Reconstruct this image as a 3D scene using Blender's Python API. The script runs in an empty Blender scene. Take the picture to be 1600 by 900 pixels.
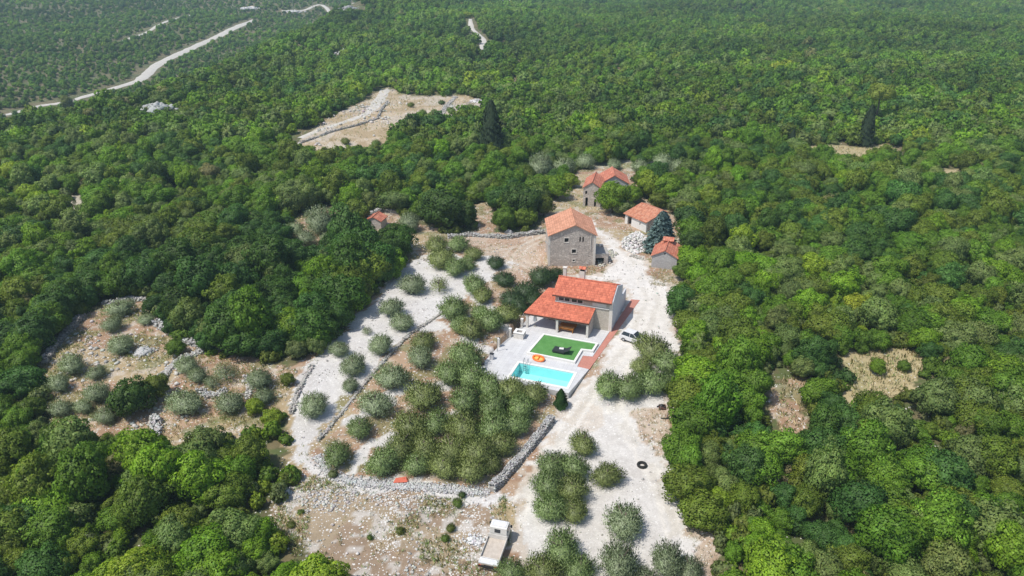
import bpy, math, random
import numpy as np
from mathutils import Vector, Matrix
from mathutils.geometry import tessellate_polygon
R = math.radians
SC = bpy.context.scene
COL = SC.collection

# ------------------------------------------------------------------ camera, sky, sun, exposure
CAM_H, PITCH, HFOV = 51.0, R(26.0), R(70.0)
cam_data = bpy.data.cameras.new('camera'); cam_data.angle = HFOV; cam_data.clip_start = 0.5; cam_data.clip_end = 6000
cam = bpy.data.objects.new('camera', cam_data); COL.objects.link(cam)
cam.location = (0, 0, CAM_H); cam.rotation_euler = (R(90) - PITCH, 0, 0)
SC.camera = cam
SUN_EL, SUN_AZ = R(62), R(-120)          # azimuth measured from +Y towards +X: the sun stands to the left, a little behind the viewer
sun_dir = Vector((math.sin(SUN_AZ) * math.cos(SUN_EL), math.cos(SUN_AZ) * math.cos(SUN_EL), math.sin(SUN_EL)))
world = bpy.data.worlds.new('World'); SC.world = world; world.use_nodes = True
wn = world.node_tree.nodes; wl = world.node_tree.links; wn.clear()
sky = wn.new('ShaderNodeTexSky'); sky.sky_type = 'NISHITA'; sky.sun_disc = False
sky.sun_elevation = SUN_EL; sky.sun_rotation = SUN_AZ; sky.air_density = 1.0; sky.dust_density = 1.5
bg = wn.new('ShaderNodeBackground'); bg.inputs['Strength'].default_value = 0.15
wo = wn.new('ShaderNodeOutputWorld'); wl.new(sky.outputs[0], bg.inputs[0]); wl.new(bg.outputs[0], wo.inputs[0])
sd = bpy.data.lights.new('sun', 'SUN'); sd.energy = 4.4; sd.angle = R(0.5); sd.color = (1.0, 0.955, 0.88)
sun = bpy.data.objects.new('sun', sd); COL.objects.link(sun)
sun.rotation_euler = (-sun_dir).to_track_quat('-Z', 'Y').to_euler(); sun.location = (0, 0, 120)
SC.view_settings.view_transform = 'Standard'; SC.view_settings.look = 'None'
SC.view_settings.exposure = -0.12; SC.view_settings.gamma = 1.0; SC.view_settings.use_curve_mapping = False
SC.cycles.max_bounces = 6; SC.cycles.diffuse_bounces = 2; SC.cycles.glossy_bounces = 2; SC.cycles.transparent_max_bounces = 8
SC.cycles.volume_bounces = 0

# ------------------------------------------------------------------ numeric helpers
rng = np.random.default_rng(7); random.seed(7)
FOC = 800 / math.tan(HFOV / 2)
def ray(px, py):
    u = (px - 800) / FOC; v = (450 - py) / FOC
    return (u, math.cos(PITCH) + v * math.sin(PITCH), -math.sin(PITCH) + v * math.cos(PITCH))
def at(px, py, z=0.0):                       # a pixel of the photograph to a point at height z
    d = ray(px, py); t = (z - CAM_H) / d[2]
    return (d[0] * t, d[1] * t)
def project(x, y, z):
    Z = z - CAM_H; d = y * math.cos(PITCH) - Z * math.sin(PITCH); up = y * math.sin(PITCH) + Z * math.cos(PITCH)
    return 800 + FOC * x / d, 450 - FOC * up / d, d
def hash2(i, j, s):
    v = np.sin(i * 127.1 + j * 311.7 + s * 74.7) * 43758.5453
    return v - np.floor(v)
def vnoise(x, y, scale, s=0):
    x = np.asarray(x, float) / scale; y = np.asarray(y, float) / scale
    i = np.floor(x); j = np.floor(y); fx = x - i; fy = y - j
    fx = fx * fx * (3 - 2 * fx); fy = fy * fy * (3 - 2 * fy)
    a = hash2(i, j, s); b = hash2(i + 1, j, s); c = hash2(i, j + 1, s); d = hash2(i + 1, j + 1, s)
    return (a * (1 - fx) + b * fx) * (1 - fy) + (c * (1 - fx) + d * fx) * fy
def sstep(a, b, x):
    t = np.clip((x - a) / (b - a), 0, 1); return t * t * (3 - 2 * t)
def inpoly(x, y, P):
    x = np.asarray(x, float); y = np.asarray(y, float); r = np.zeros(x.shape, bool); n = len(P)
    for k in range(n):
        x0, y0 = P[k]; x1, y1 = P[(k + 1) % n]
        if y0 == y1: continue
        c = ((y0 > y) != (y1 > y)) & (x < (x1 - x0) * (y - y0) / (y1 - y0) + x0)
        r ^= c
    return r
def polydist(x, y, P, closed=False, sign=False):
    x = np.asarray(x, float); y = np.asarray(y, float); best = np.full(x.shape, 1e9); sg = np.ones(x.shape)
    m = len(P) if closed else len(P) - 1
    for k in range(m):
        x0, y0 = P[k]; x1, y1 = P[(k + 1) % len(P)]; dx, dy = x1 - x0, y1 - y0; L = dx * dx + dy * dy + 1e-9
        t = np.clip(((x - x0) * dx + (y - y0) * dy) / L, 0, 1)
        d = np.hypot(x - x0 - t * dx, y - y0 - t * dy); c = dx * (y - y0) - dy * (x - x0)
        q = d < best; best = np.where(q, d, best); sg = np.where(q, np.sign(c), sg)
    return best * sg if sign else best

# ------------------------------------------------------------------ lie of the land
RIDGE = [(-185, 40), (-176, 130), (-160, 176), (-143, 200), (-132, 224), (-122, 254), (-112, 300), (-110, 382), (-100, 533), (-60, 760), (0, 1200)]
def H(x, y):
    x = np.asarray(x, float); y = np.asarray(y, float)
    flat = np.hypot((x - 8) / 1.2, y - 100)
    w = sstep(45, 130, flat)
    und = (vnoise(x, y, 45, 1) - .5) * 2.2 + (vnoise(x, y, 120, 2) - .5) * 6.0 * sstep(100, 300, flat) + (vnoise(x, y, 95, 12) - .5) * 9.0 * sstep(230, 420, flat) + (vnoise(x, y, 18, 3) - .5) * .7
    h = und * w
    h = h - 1.5 * (1 - sstep(66, 84, y)) + (vnoise(x, y, 7, 9) - .5) * .25 * (1 - sstep(60, 74, y))
    d = polydist(x, y, RIDGE, sign=True)                      # positive on the valley side
    h = h - 24 * sstep(5, 75, d) + 0.055 * np.maximum(0, d - 90)
    cx, cy = (-88, 560)
    h = h + 9 * np.exp(-(((x - cx) / 60) ** 2 + ((y - cy) / 120) ** 2))
    h = h - 0.012 * np.maximum(0, y - 260) * sstep(-20, 20, -d)
    return h
def h1(x, y): return float(H(np.array([x]), np.array([y]))[0])
TS = np.geomspace(20, 3000, 900)
def ag(px, py, lift=0.0):                     # a pixel to the point where its ray meets the ground (+lift)
    d = ray(px, py); x = d[0] * TS; y = d[1] * TS; z = CAM_H + d[2] * TS - H(x, y) - lift
    k = int(np.argmax(z < 0)) if (z < 0).any() else len(TS) - 1
    k = max(k, 1); a, b = z[k - 1], z[k]; f = a / (a - b) if a != b else 0
    t = TS[k - 1] + f * (TS[k] - TS[k - 1])
    return (d[0] * t, d[1] * t)
def agp(pts): return [ag(*p) for p in pts]

# house frame: origin at the near right corner of the modern house, x along its front, y to its back
HA = (13.9, 90.43); HTH = R(-20); HC, HS = math.cos(HTH), math.sin(HTH)
def hw(lx, ly): return (HA[0] + lx * HC - ly * HS, HA[1] + lx * HS + ly * HC)

# ------------------------------------------------------------------ object helpers
def tag(o, label=None, cat=None, group=None, kind=None):
    if label: o['label'] = label
    if cat: o['category'] = cat
    if group: o['group'] = group
    if kind: o['kind'] = kind
    return o
def empty(name, loc, rz=0.0):
    o = bpy.data.objects.new(name, None); COL.objects.link(o); o.location = loc; o.rotation_euler = (0, 0, rz); o.empty_display_size = .3
    return o
def link_mesh(name, me, parent=None, loc=None):
    o = bpy.data.objects.new(name, me); COL.objects.link(o)
    if parent: o.parent = parent
    if loc: o.location = loc
    return o
class MB:
    def __init__(s): s.v = []; s.f = []
    def quad(s, a, b, c, d): n = len(s.v); s.v += [a, b, c, d]; s.f.append((n, n + 1, n + 2, n + 3)); return s
    def box(s, x0, x1, y0, y1, z0, z1, bev=0):
        n = len(s.v)
        s.v += [(x0, y0, z0), (x1, y0, z0), (x1, y1, z0), (x0, y1, z0), (x0, y0, z1), (x1, y0, z1), (x1, y1, z1), (x0, y1, z1)]
        s.f += [(n, n + 3, n + 2, n + 1), (n + 4, n + 5, n + 6, n + 7), (n, n + 1, n + 5, n + 4), (n + 1, n + 2, n + 6, n + 5), (n + 2, n + 3, n + 7, n + 6), (n + 3, n, n + 4, n + 7)]
        return s
    def prism(s, poly, z0, z1):                       # poly counter-clockwise in xy; z1 may be a list
        n = len(s.v); m = len(poly); zt = z1 if isinstance(z1, (list, tuple)) else [z1] * m; zb = z0 if isinstance(z0, (list, tuple)) else [z0] * m
        s.v += [(p[0], p[1], zb[i]) for i, p in enumerate(poly)] + [(p[0], p[1], zt[i]) for i, p in enumerate(poly)]
        s.f.append(tuple(range(n + m - 1, n - 1, -1))); s.f.append(tuple(range(n + m, n + 2 * m)))
        for i in range(m): j = (i + 1) % m; s.f.append((n + i, n + j, n + m + j, n + m + i))
        return s
    def prism_x(s, poly, x0, x1):                     # poly in (y,z) extruded along x
        n = len(s.v); m = len(poly)
        s.v += [(x0, p[0], p[1]) for p in poly] + [(x1, p[0], p[1]) for p in poly]
        s.f.append(tuple(range(n + m - 1, n - 1, -1))); s.f.append(tuple(range(n + m, n + 2 * m)))
        for i in range(m): j = (i + 1) % m; s.f.append((n + i, n + j, n + m + j, n + m + i))
        return s
    def tube(s, pts, rad, n=8, cap=True):
        rad = rad if isinstance(rad, (list, tuple)) else [rad] * len(pts); base = len(s.v)
        for k, p in enumerate(pts):
            p = Vector(p); a = Vector(pts[max(k - 1, 0)]); b = Vector(pts[min(k + 1, len(pts) - 1)]); t = (b - a).normalized()
            u = t.orthogonal().normalized() if abs(t.z) > .99 else t.cross(Vector((0, 0, 1))).normalized(); w = t.cross(u)
            for i in range(n):
                an = 2 * math.pi * i / n; s.v.append(tuple(p + (u * math.cos(an) + w * math.sin(an)) * rad[k]))
        for k in range(len(pts) - 1):
            for i in range(n):
                j = (i + 1) % n; s.f.append((base + k * n + i, base + k * n + j, base + (k + 1) * n + j, base + (k + 1) * n + i))
        if cap: s.f.append(tuple(base + i for i in range(n))[::-1]); s.f.append(tuple(base + (len(pts) - 1) * n + i for i in range(n)))
        return s
    def wall(s, outer, holes, y0, th):                # polygon in (x,z) with holes, thickness th towards +y
        loops = [outer] + list(holes); flat = [p for l in loops for p in l]
        tris = tessellate_polygon([[Vector((p[0], p[1], 0)) for p in l] for l in loops]); n = len(s.v); m = len(flat)
        s.v += [(p[0], y0, p[1]) for p in flat] + [(p[0], y0 + th, p[1]) for p in flat]
        for t in tris: s.f.append((n + t[0], n + t[1], n + t[2])); s.f.append((n + m + t[2], n + m + t[1], n + m + t[0]))
        k = 0
        for l in loops:
            q = len(l)
            for i in range(q): a, b = n + k + i, n + k + (i + 1) % q; s.f.append((a, b, b + m, a + m))
            k += q
        return s
    def xf(s, fn): s.v = [fn(*p) for p in s.v]; return s
    def build(s, name, mat, parent=None, smooth=False, bevel=0, loc=None):
        me = bpy.data.meshes.new(name); me.from_pydata(s.v, [], s.f); me.materials.append(mat)
        import bmesh
        bm = bmesh.new(); bm.from_mesh(me); bmesh.ops.recalc_face_normals(bm, faces=bm.faces)
        if bevel: bmesh.ops.bevel(bm, geom=[e for e in bm.edges if len(e.link_faces) == 2 and e.calc_face_angle(0) > .5], offset=bevel, segments=2, affect='EDGES', profile=.6)
        bm.to_mesh(me); bm.free(); me.update()
        if smooth: me.shade_smooth()
        return link_mesh(name, me, parent, loc)
def rect(x0, x1, z0, z1): return [(x0, z0), (x1, z0), (x1, z1), (x0, z1)]

# ------------------------------------------------------------------ materials
def new_mat(name):
    m = bpy.data.materials.new(name); m.use_nodes = True; nt = m.node_tree; b = nt.nodes['Principled BSDF']
    return m, nt, b
def node(nt, t, **kw):
    n = nt.nodes.new(t)
    for k, v in kw.items(): setattr(n, k, v)
    return n
def mixrgb(nt, mode, fac, a, b):
    n = node(nt, 'ShaderNodeMix', data_type='RGBA', blend_type=mode)
    for sock, val in ((n.inputs[0], fac), (n.inputs[6], a), (n.inputs[7], b)):
        if hasattr(val, 'links') or hasattr(val, 'is_linked'): nt.links.new(val, sock)
        else: sock.default_value = val if not isinstance(val, tuple) or len(val) == 4 else (*val, 1)
    return n.outputs[2]
def noise(nt, scale, detail=4, rough=.6, vec=None):
    n = node(nt, 'ShaderNodeTexNoise'); n.inputs['Scale'].default_value = scale; n.inputs['Detail'].default_value = detail; n.inputs['Roughness'].default_value = rough
    if vec is None:
        vec = node(nt, 'ShaderNodeTexCoord').outputs['Object']
    nt.links.new(vec, n.inputs['Vector']); return n.outputs['Fac']
def ramp(nt, src, a, b, p0=.3, p1=.7):
    r = node(nt, 'ShaderNodeValToRGB'); r.color_ramp.elements[0].position = p0; r.color_ramp.elements[1].position = p1
    r.color_ramp.elements[0].color = (*a, 1); r.color_ramp.elements[1].color = (*b, 1); nt.links.new(src, r.inputs[0]); return r.outputs[0]
def bump(nt, b, src, strength, dist):
    n = node(nt, 'ShaderNodeBump'); n.inputs['Strength'].default_value = strength; n.inputs['Distance'].default_value = dist
    nt.links.new(src, n.inputs['Height']); nt.links.new(n.outputs[0], b.inputs['Normal'])
def plain(name, c0, c1=None, rough=.7, scale=3, metal=0, bmp=0, bs=30):
    m, nt, b = new_mat(name); c1 = c1 or tuple(v * .8 for v in c0)
    nt.links.new(ramp(nt, noise(nt, scale), c1, c0), b.inputs['Base Color'])
    b.inputs['Roughness'].default_value = rough; b.inputs['Metallic'].default_value = metal
    if bmp: bump(nt, b, noise(nt, bs, 3), bmp, .03)
    return m
def attr_color(nt, name, typ='GEOMETRY'):
    a = node(nt, 'ShaderNodeAttribute'); a.attribute_name = name; a.attribute_type = typ; return a
def ground_mat():
    m, nt, b = new_mat('earth')
    a = attr_color(nt, 'Col')
    n1 = noise(nt, .9, 8, .7); n2 = noise(nt, 5.5, 5, .7); n3 = noise(nt, .12, 4, .6)
    c = mixrgb(nt, 'MULTIPLY', 1.0, a.outputs['Color'], ramp(nt, n1, (.82, .81, .80), (1.10, 1.10, 1.10), .3, .72))
    c = mixrgb(nt, 'MULTIPLY', 1.0, c, ramp(nt, n2, (.84, .83, .82), (1.10, 1.10, 1.10), .3, .7))
    c = mixrgb(nt, 'MULTIPLY', .6, c, ramp(nt, n3, (.84, .82, .8), (1.08, 1.08, 1.08), .3, .7))
    tc = node(nt, 'ShaderNodeTexCoord').outputs['Object']
    st = attr_color(nt, 'stony')
    for sc_, thr in ((2.6, .33), (5.5, .42)):
        vo = node(nt, 'ShaderNodeTexVoronoi'); vo.inputs['Scale'].default_value = sc_; nt.links.new(tc, vo.inputs['Vector'])
        lt = node(nt, 'ShaderNodeMath', operation='LESS_THAN'); lt.inputs[1].default_value = thr; nt.links.new(vo.outputs['Distance'], lt.inputs[0])
        sp = node(nt, 'ShaderNodeSeparateColor'); nt.links.new(vo.outputs['Color'], sp.inputs[0]); l2 = node(nt, 'ShaderNodeMath', operation='LESS_THAN'); nt.links.new(sp.outputs[0], l2.inputs[0]); nt.links.new(st.outputs['Fac'], l2.inputs[1])
        mu = node(nt, 'ShaderNodeMath', operation='MULTIPLY'); nt.links.new(lt.outputs[0], mu.inputs[0]); nt.links.new(l2.outputs[0], mu.inputs[1])
        c = mixrgb(nt, 'MIX', mu.outputs[0], c, ramp(nt, sp.outputs[1], (.50, .48, .45), (.74, .72, .69), 0, 1))
    nt.links.new(c, b.inputs['Base Color']); b.inputs['Roughness'].default_value = .95
    bump(nt, b, n2, .35, .08); return m
def foliage_mat(name, transl=.32, rough=.55, spec=.25):
    m, nt, b = new_mat(name)
    t = attr_color(nt, 'tint', 'INSTANCER'); lv = attr_color(nt, 'leafvar')
    c = mixrgb(nt, 'MULTIPLY', 1.0, t.outputs['Color'], lv.outputs['Color'])
    nt.links.new(c, b.inputs['Base Color']); b.inputs['Roughness'].default_value = rough; b.inputs['Specular IOR Level'].default_value = spec
    tr = node(nt, 'ShaderNodeBsdfTranslucent'); c2 = mixrgb(nt, 'MULTIPLY', 1.0, c, (1.15, 1.3, .6)); nt.links.new(c2, tr.inputs[0])
    mx = node(nt, 'ShaderNodeMixShader'); mx.inputs[0].default_value = transl
    nt.links.new(b.outputs[0], mx.inputs[1]); nt.links.new(tr.outputs[0], mx.inputs[2])
    nt.links.new(mx.outputs[0], nt.nodes['Material Output'].inputs['Surface']); return m
def stone_mat(name, c0, c1, c2, scale=3.2, mortar=.6):
    m, nt, b = new_mat(name)
    tc = node(nt, 'ShaderNodeTexCoord').outputs['Object']
    mp = node(nt, 'ShaderNodeMapping'); mp.inputs['Scale'].default_value = (1, 1, 1.6); nt.links.new(tc, mp.inputs[0])
    v = node(nt, 'ShaderNodeTexVoronoi'); v.inputs['Scale'].default_value = scale; nt.links.new(mp.outputs[0], v.inputs['Vector'])
    e = node(nt, 'ShaderNodeTexVoronoi', feature='DISTANCE_TO_EDGE'); e.inputs['Scale'].default_value = scale; nt.links.new(mp.outputs[0], e.inputs['Vector'])
    sep = node(nt, 'ShaderNodeSeparateColor'); nt.links.new(v.outputs['Color'], sep.inputs[0])
    c = ramp(nt, sep.outputs[0], c0, c1, .1, .9)
    c = mixrgb(nt, 'MIX', ramp(nt, noise(nt, .8, 5, .7), (0, 0, 0), (1, 1, 1), .42, .62), c, c2)
    c = mixrgb(nt, 'MULTIPLY', 1.0, c, ramp(nt, e.outputs['Distance'], (mortar,) * 3, (1, 1, 1), .0, .09))
    nt.links.new(c, b.inputs['Base Color']); b.inputs['Roughness'].default_value = .92
    bump(nt, b, e.outputs['Distance'], .5, .08); return m
def tile_mat(name, c0, c1, axis='y', vary=.25, worn=None):
    m, nt, b = new_mat(name); tc = node(nt, 'ShaderNodeTexCoord').outputs['Object']
    w1 = node(nt, 'ShaderNodeTexWave', wave_type='BANDS', bands_direction='X' if axis == 'y' else 'Y', wave_profile='SIN'); w1.inputs['Scale'].default_value = 1.25
    w2 = node(nt, 'ShaderNodeTexWave', wave_type='BANDS', bands_direction='Y' if axis == 'y' else 'X', wave_profile='SAW'); w2.inputs['Scale'].default_value = .85
    for w in (w1, w2): nt.links.new(tc, w.inputs['Vector'])
    br = node(nt, 'ShaderNodeTexWhiteNoise', noise_dimensions='3D'); sn = node(nt, 'ShaderNodeVectorMath', operation='SNAP'); sn.inputs[1].default_value = (.25, .37, 9) if axis == 'y' else (.37, .25, 9)
    nt.links.new(tc, sn.inputs[0]); nt.links.new(sn.outputs[0], br.inputs[0])
    c = ramp(nt, br.outputs['Value'], tuple(v * (1 - vary) for v in c0), c1, 0, 1)
    c = mixrgb(nt, 'MULTIPLY', .8, c, ramp(nt, noise(nt, .9, 5, .7), (.72, .7, .68), (1.12, 1.12, 1.12), .3, .7))
    if worn: c = mixrgb(nt, 'MIX', ramp(nt, noise(nt, 2.2, 6, .75), (0, 0, 0), (.7, .7, .7), .52, .7), c, worn)
    c = mixrgb(nt, 'MULTIPLY', .7, c, ramp(nt, w2.outputs['Fac'], (.55, .5, .5), (1, 1, 1), 0, .25))
    nt.links.new(c, b.inputs['Base Color']); b.inputs['Roughness'].default_value = .75
    ad = node(nt, 'ShaderNodeMath', operation='ADD'); nt.links.new(w1.outputs['Fac'], ad.inputs[0]); nt.links.new(w2.outputs['Fac'], ad.inputs[1])
    bump(nt, b, ad.outputs[0], .6, .06); return m
M = {}
M['ground'] = ground_mat()
M['leaf'] = foliage_mat('leaf'); M['olive'] = foliage_mat('olive_leaf', .18, .5, .4); M['needle'] = foliage_mat('needle', .08, .7, .2)
M['bark'] = plain('bark', (.16, .13, .10), (.08, .065, .05), .95, 6, bmp=.5)
M['rock'] = None
def rock_mat():
    m, nt, b = new_mat('limestone'); a = attr_color(nt, 'leafvar')
    c = mixrgb(nt, 'MULTIPLY', 1.0, a.outputs['Color'], ramp(nt, noise(nt, 6, 5, .7), (.62, .61, .6), (1, 1, 1), .3, .65))
    nt.links.new(c, b.inputs['Base Color']); b.inputs['Roughness'].default_value = .9; bump(nt, b, noise(nt, 14, 4), .5, .04); return m
M['rock'] = rock_mat()
M['straw'] = foliage_mat('straw', .15, .8, .1)
M['new_tile'] = tile_mat('new_tile', (.62, .155, .085), (.70, .205, .115), 'y', .22)
M['old_tile_x'] = tile_mat('old_tile', (.64, .29, .17), (.72, .36, .23), 'x', .18)
M['old_tile_y'] = tile_mat('worn_tile', (.60, .19, .10), (.66, .30, .18), 'y', .25, (.55, .40, .30))
M['old_tile_x2'] = tile_mat('worn_tile_side', (.62, .17, .10), (.66, .26, .16), 'x', .25, (.50, .33, .25))
M['old_stone'] = stone_mat('old_stone', (.48, .42, .37), (.68, .61, .54), (.50, .44, .39), 2.4, .55)
M['grey_stone'] = stone_mat('grey_stone', (.38, .37, .37), (.48, .47, .46), (.44, .43, .43), 2.6, .8)
M['new_stone'] = stone_mat('new_stone', (.46, .41, .33), (.58, .53, .45), (.52, .47, .40), 3.4, .8)
M['render'] = plain('grey_render', (.62, .62, .64), (.54, .54, .57), .9, 1.2)
M['white'] = plain('white_paint', (.80, .79, .76), (.72, .71, .68), .6, 2)
M['cream'] = plain('cream_stone', (.72, .68, .62), (.62, .58, .52), .8, 2)
M['dark'] = plain('dark_void', (.025, .022, .02), None, .9)  # near-black: the shade inside openings is put into this colour
M['brown'] = plain('brown_fascia', (.10, .045, .03), None, .6)
def pave_mat(name, c0, c1, sx, sy, off=.5, mort=.82):
    m, nt, b = new_mat(name); tc = node(nt, 'ShaderNodeTexCoord').outputs['Object']
    br = node(nt, 'ShaderNodeTexBrick'); br.offset = off; nt.links.new(tc, br.inputs['Vector'])
    br.inputs['Scale'].default_value = 1; br.inputs['Brick Width'].default_value = sx; br.inputs['Row Height'].default_value = sy; br.inputs['Mortar Size'].default_value = .012
    br.inputs['Color1'].default_value = (*c0, 1); br.inputs['Color2'].default_value = (*c1, 1); br.inputs['Mortar'].default_value = (*[v * mort for v in c1], 1)
    c = mixrgb(nt, 'MULTIPLY', .8, br.outputs['Color'], ramp(nt, noise(nt, .8, 6, .7), (.84, .83, .82), (1.05, 1.05, 1.05), .3, .7))
    nt.links.new(c, b.inputs['Base Color']); b.inputs['Roughness'].default_value = .8; return m
M['paving'] = pave_mat('pale_paving', (.58, .58, .59), (.63, .63, .63), .6, .6, 0, .7)
M['redpave'] = pave_mat('red_paving', (.50, .20, .15), (.56, .25, .19), .2, .1)
M['coping'] = plain('white_coping', (.80, .79, .75), (.74, .72, .68), .7, 3)
M['turf'] = plain('artificial_turf', (.11, .285, .075), (.075, .225, .05), .95, 1.3, bmp=.5, bs=90)
M['basin'] = plain('pool_liner', (.50, .90, .90), (.44, .86, .87), .5, 1.5)
M['glass'] = plain('window_glass', (.03, .04, .05), None, .08); M['shutter'] = plain('roller_shutter', (.68, .66, .62), (.62, .6, .56), .6)
M['metal'] = plain('dark_metal', (.06, .06, .065), None, .5, metal=.5); M['steel'] = plain('steel', (.55, .56, .58), None, .3, metal=.9)
M['rubber'] = plain('rubber', (.018, .018, .018), None, .85)
M['black'] = plain('black_wicker', (.012, .02, .018), (.03, .04, .04), .7, 12)
M['orange'] = plain('orange_vinyl', (.85, .20, .03), (.8, .17, .02), .35); M['yellow'] = plain('yellow_vinyl', (.85, .52, .12), None, .4)
M['wood'] = plain('orange_wood', (.52, .21, .035), (.38, .14, .02), .5, 5)
M['redbox'] = plain('red_sheet', (.62, .12, .06), None, .6)
M['concrete'] = plain('concrete', (.42, .40, .37), (.32, .30, .28), .9, 2, bmp=.3)
M['road'] = plain('pale_track', (.60, .57, .52), (.48, .45, .40), .95, .5)
M['carpaint'] = plain('white_car_paint', (.78, .78, .78), None, .25); M['truckpaint'] = plain('cream_truck_paint', (.74, .72, .68), (.62, .60, .56), .45, 2)
M['bed'] = plain('dusty_bed_floor', (.56, .50, .43), (.44, .38, .32), .85, 3)
M['lamp'] = plain('lamp_lens', (.6, .08, .03), None, .3)
def water_mat():
    m, nt, b = new_mat('pool_water'); tr = node(nt, 'ShaderNodeBsdfTransparent'); tr.inputs[0].default_value = (.80, .985, .99, 1)
    gl = node(nt, 'ShaderNodeBsdfGlossy'); gl.inputs['Roughness'].default_value = .04; fr = node(nt, 'ShaderNodeFresnel'); fr.inputs[0].default_value = 1.33
    bp = node(nt, 'ShaderNodeBump'); bp.inputs['Strength'].default_value = .4; bp.inputs['Distance'].default_value = .05; nt.links.new(noise(nt, 2.5, 2), bp.inputs['Height'])
    nt.links.new(bp.outputs[0], gl.inputs['Normal']); nt.links.new(bp.outputs[0], fr.inputs['Normal'])
    mx = node(nt, 'ShaderNodeMixShader'); nt.links.new(fr.outputs[0], mx.inputs[0]); nt.links.new(tr.outputs[0], mx.inputs[1]); nt.links.new(gl.outputs[0], mx.inputs[2])
    nt.links.new(mx.outputs[0], nt.nodes['Material Output'].inputs['Surface']); return m
M['water'] = water_mat()

# ------------------------------------------------------------------ ground regions (outlines read from the photograph, laid on the land)
MAIN = agp([(600, 325), (650, 348), (700, 368), (745, 362), (735, 320), (765, 318), (775, 362), (830, 365), (855, 320), (880, 290), (905, 262), (985, 255), (1000, 305), (1050, 325), (1070, 350), (1080, 400), (1070, 440), (1056, 480),
            (1068, 520), (1066, 575), (1052, 610), (1062, 680), (1060, 730), (1078, 790), (1100, 850), (1135, 960), (1150, 1040), (640, 1040), (600, 980), (540, 935), (470, 885), (425, 815), (440, 775), (470, 745),
            (455, 700), (440, 640), (452, 600), (470, 578), (500, 548), (540, 510), (590, 458), (625, 420), (640, 385), (615, 372), (575, 362), (560, 340)])
LEFT = agp([(55, 590), (90, 525), (150, 478), (200, 466), (240, 470), (250, 505), (275, 525), (330, 556), (440, 570), (468, 580), (452, 605), (435, 655), (380, 690), (300, 705), (235, 712), (180, 705), (110, 690), (70, 650)])
ULS = agp([(435, 378), (470, 338), (505, 326), (545, 330), (560, 345), (545, 370), (510, 395), (460, 405)])
TOPC = agp([(466, 222), (500, 194), (575, 154), (604, 137), (640, 150), (720, 148), (762, 156), (752, 178), (705, 186), (660, 184), (628, 194), (632, 226), (560, 240), (470, 236)])
RA = agp([(1322, 604), (1328, 562), (1365, 546), (1440, 546), (1446, 575), (1410, 612), (1375, 640), (1335, 640)])
RB = agp([(1212, 650), (1222, 588), (1258, 586), (1264, 670), (1245, 705), (1212, 705)])
RC = agp([(1243, 243), (1245, 226), (1330, 230), (1400, 224), (1402, 240), (1320, 254)])
RD = agp([(1462, 280), (1465, 262), (1505, 262), (1502, 282)]); RE = agp([(78, 386), (112, 304), (148, 302), (130, 330), (98, 386)])
RF = agp([(1430, 100), (1500, 100), (1500, 104), (1430, 104)]); BACKP = agp([(895, 262), (930, 246), (1045, 246), (1062, 262), (1000, 285), (985, 264)])
SEE = [ag(380, 222), ag(425, 218)]
RIGHTEDGE = agp([(1500, 545), (1600, 550), (1600, 572), (1500, 560)])
CLEAR = [MAIN, LEFT, ULS, TOPC, RA, RB, RC, RD, RE, BACKP]
YARD = agp([(905, 322), (925, 336), (945, 362), (985, 392), (1012, 408), (1022, 428), (1050, 445), (1056, 500), (1066, 540), (1050, 600), (1040, 640), (1052, 700), (1062, 760), (1085, 815), (1110, 880), (1140, 1040), (770, 1040), (800, 900), (800, 850),
            (812, 790), (778, 770), (845, 690), (872, 656), (868, 640), (886, 622), (925, 572), (985, 470), (962, 442), (905, 440), (880, 430), (930, 428), (958, 408), (935, 375), (905, 345), (893, 330)])
TERR = agp([(668, 395), (700, 382), (745, 420), (758, 400), (800, 410), (760, 440), (725, 470), (690, 482), (700, 520), (660, 520), (640, 520), (600, 560), (562, 612), (520, 660), (496, 690), (494, 716), (530, 742), (640, 752), (760, 762), (775, 768), (765, 782), (640, 772),
            (520, 765), (488, 740), (476, 700), (456, 648), (470, 600), (500, 560), (555, 500), (608, 450), (640, 420)])
GROVEPATH = [agp(p) for p in ([(700, 482), (740, 530), (790, 560)], [(560, 660), (600, 640), (640, 610), (690, 600)], [(560, 735), (580, 700), (640, 690), (700, 650)], [(740, 450), (770, 480), (800, 520)])]
DIRT = agp([(690, 380), (760, 368), (850, 362), (856, 420), (880, 432), (800, 445), (770, 410), (745, 400), (700, 395)])
ROCKY = agp([(440, 780), (490, 745), (640, 775), (765, 782), (790, 770), (790, 850), (740, 960), (640, 1000), (540, 935), (470, 885), (425, 815)])
SCRAPE = agp([(985, 640), (1045, 640), (1062, 720), (1040, 720), (1000, 690)]); SCRAPE2 = agp([(1070, 800), (1120, 860), (1150, 1040), (1060, 1040), (1085, 870)])
TRACKS = [agp(p) for p in ([(855, 368), (820, 385), (805, 405), (850, 425)], [(845, 366), (810, 382), (790, 405), (830, 428)], [(800, 385), (760, 392), (700, 390)], [(925, 330), (960, 380), (1000, 420), (1010, 470), (980, 540), (930, 600), (900, 650), (830, 740), (800, 830), (790, 1000)],
                                  [(935, 330), (975, 380), (1018, 420), (1028, 470), (1000, 560), (960, 640), (1000, 700), (1040, 780), (1060, 860), (1090, 1000)])]

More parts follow.
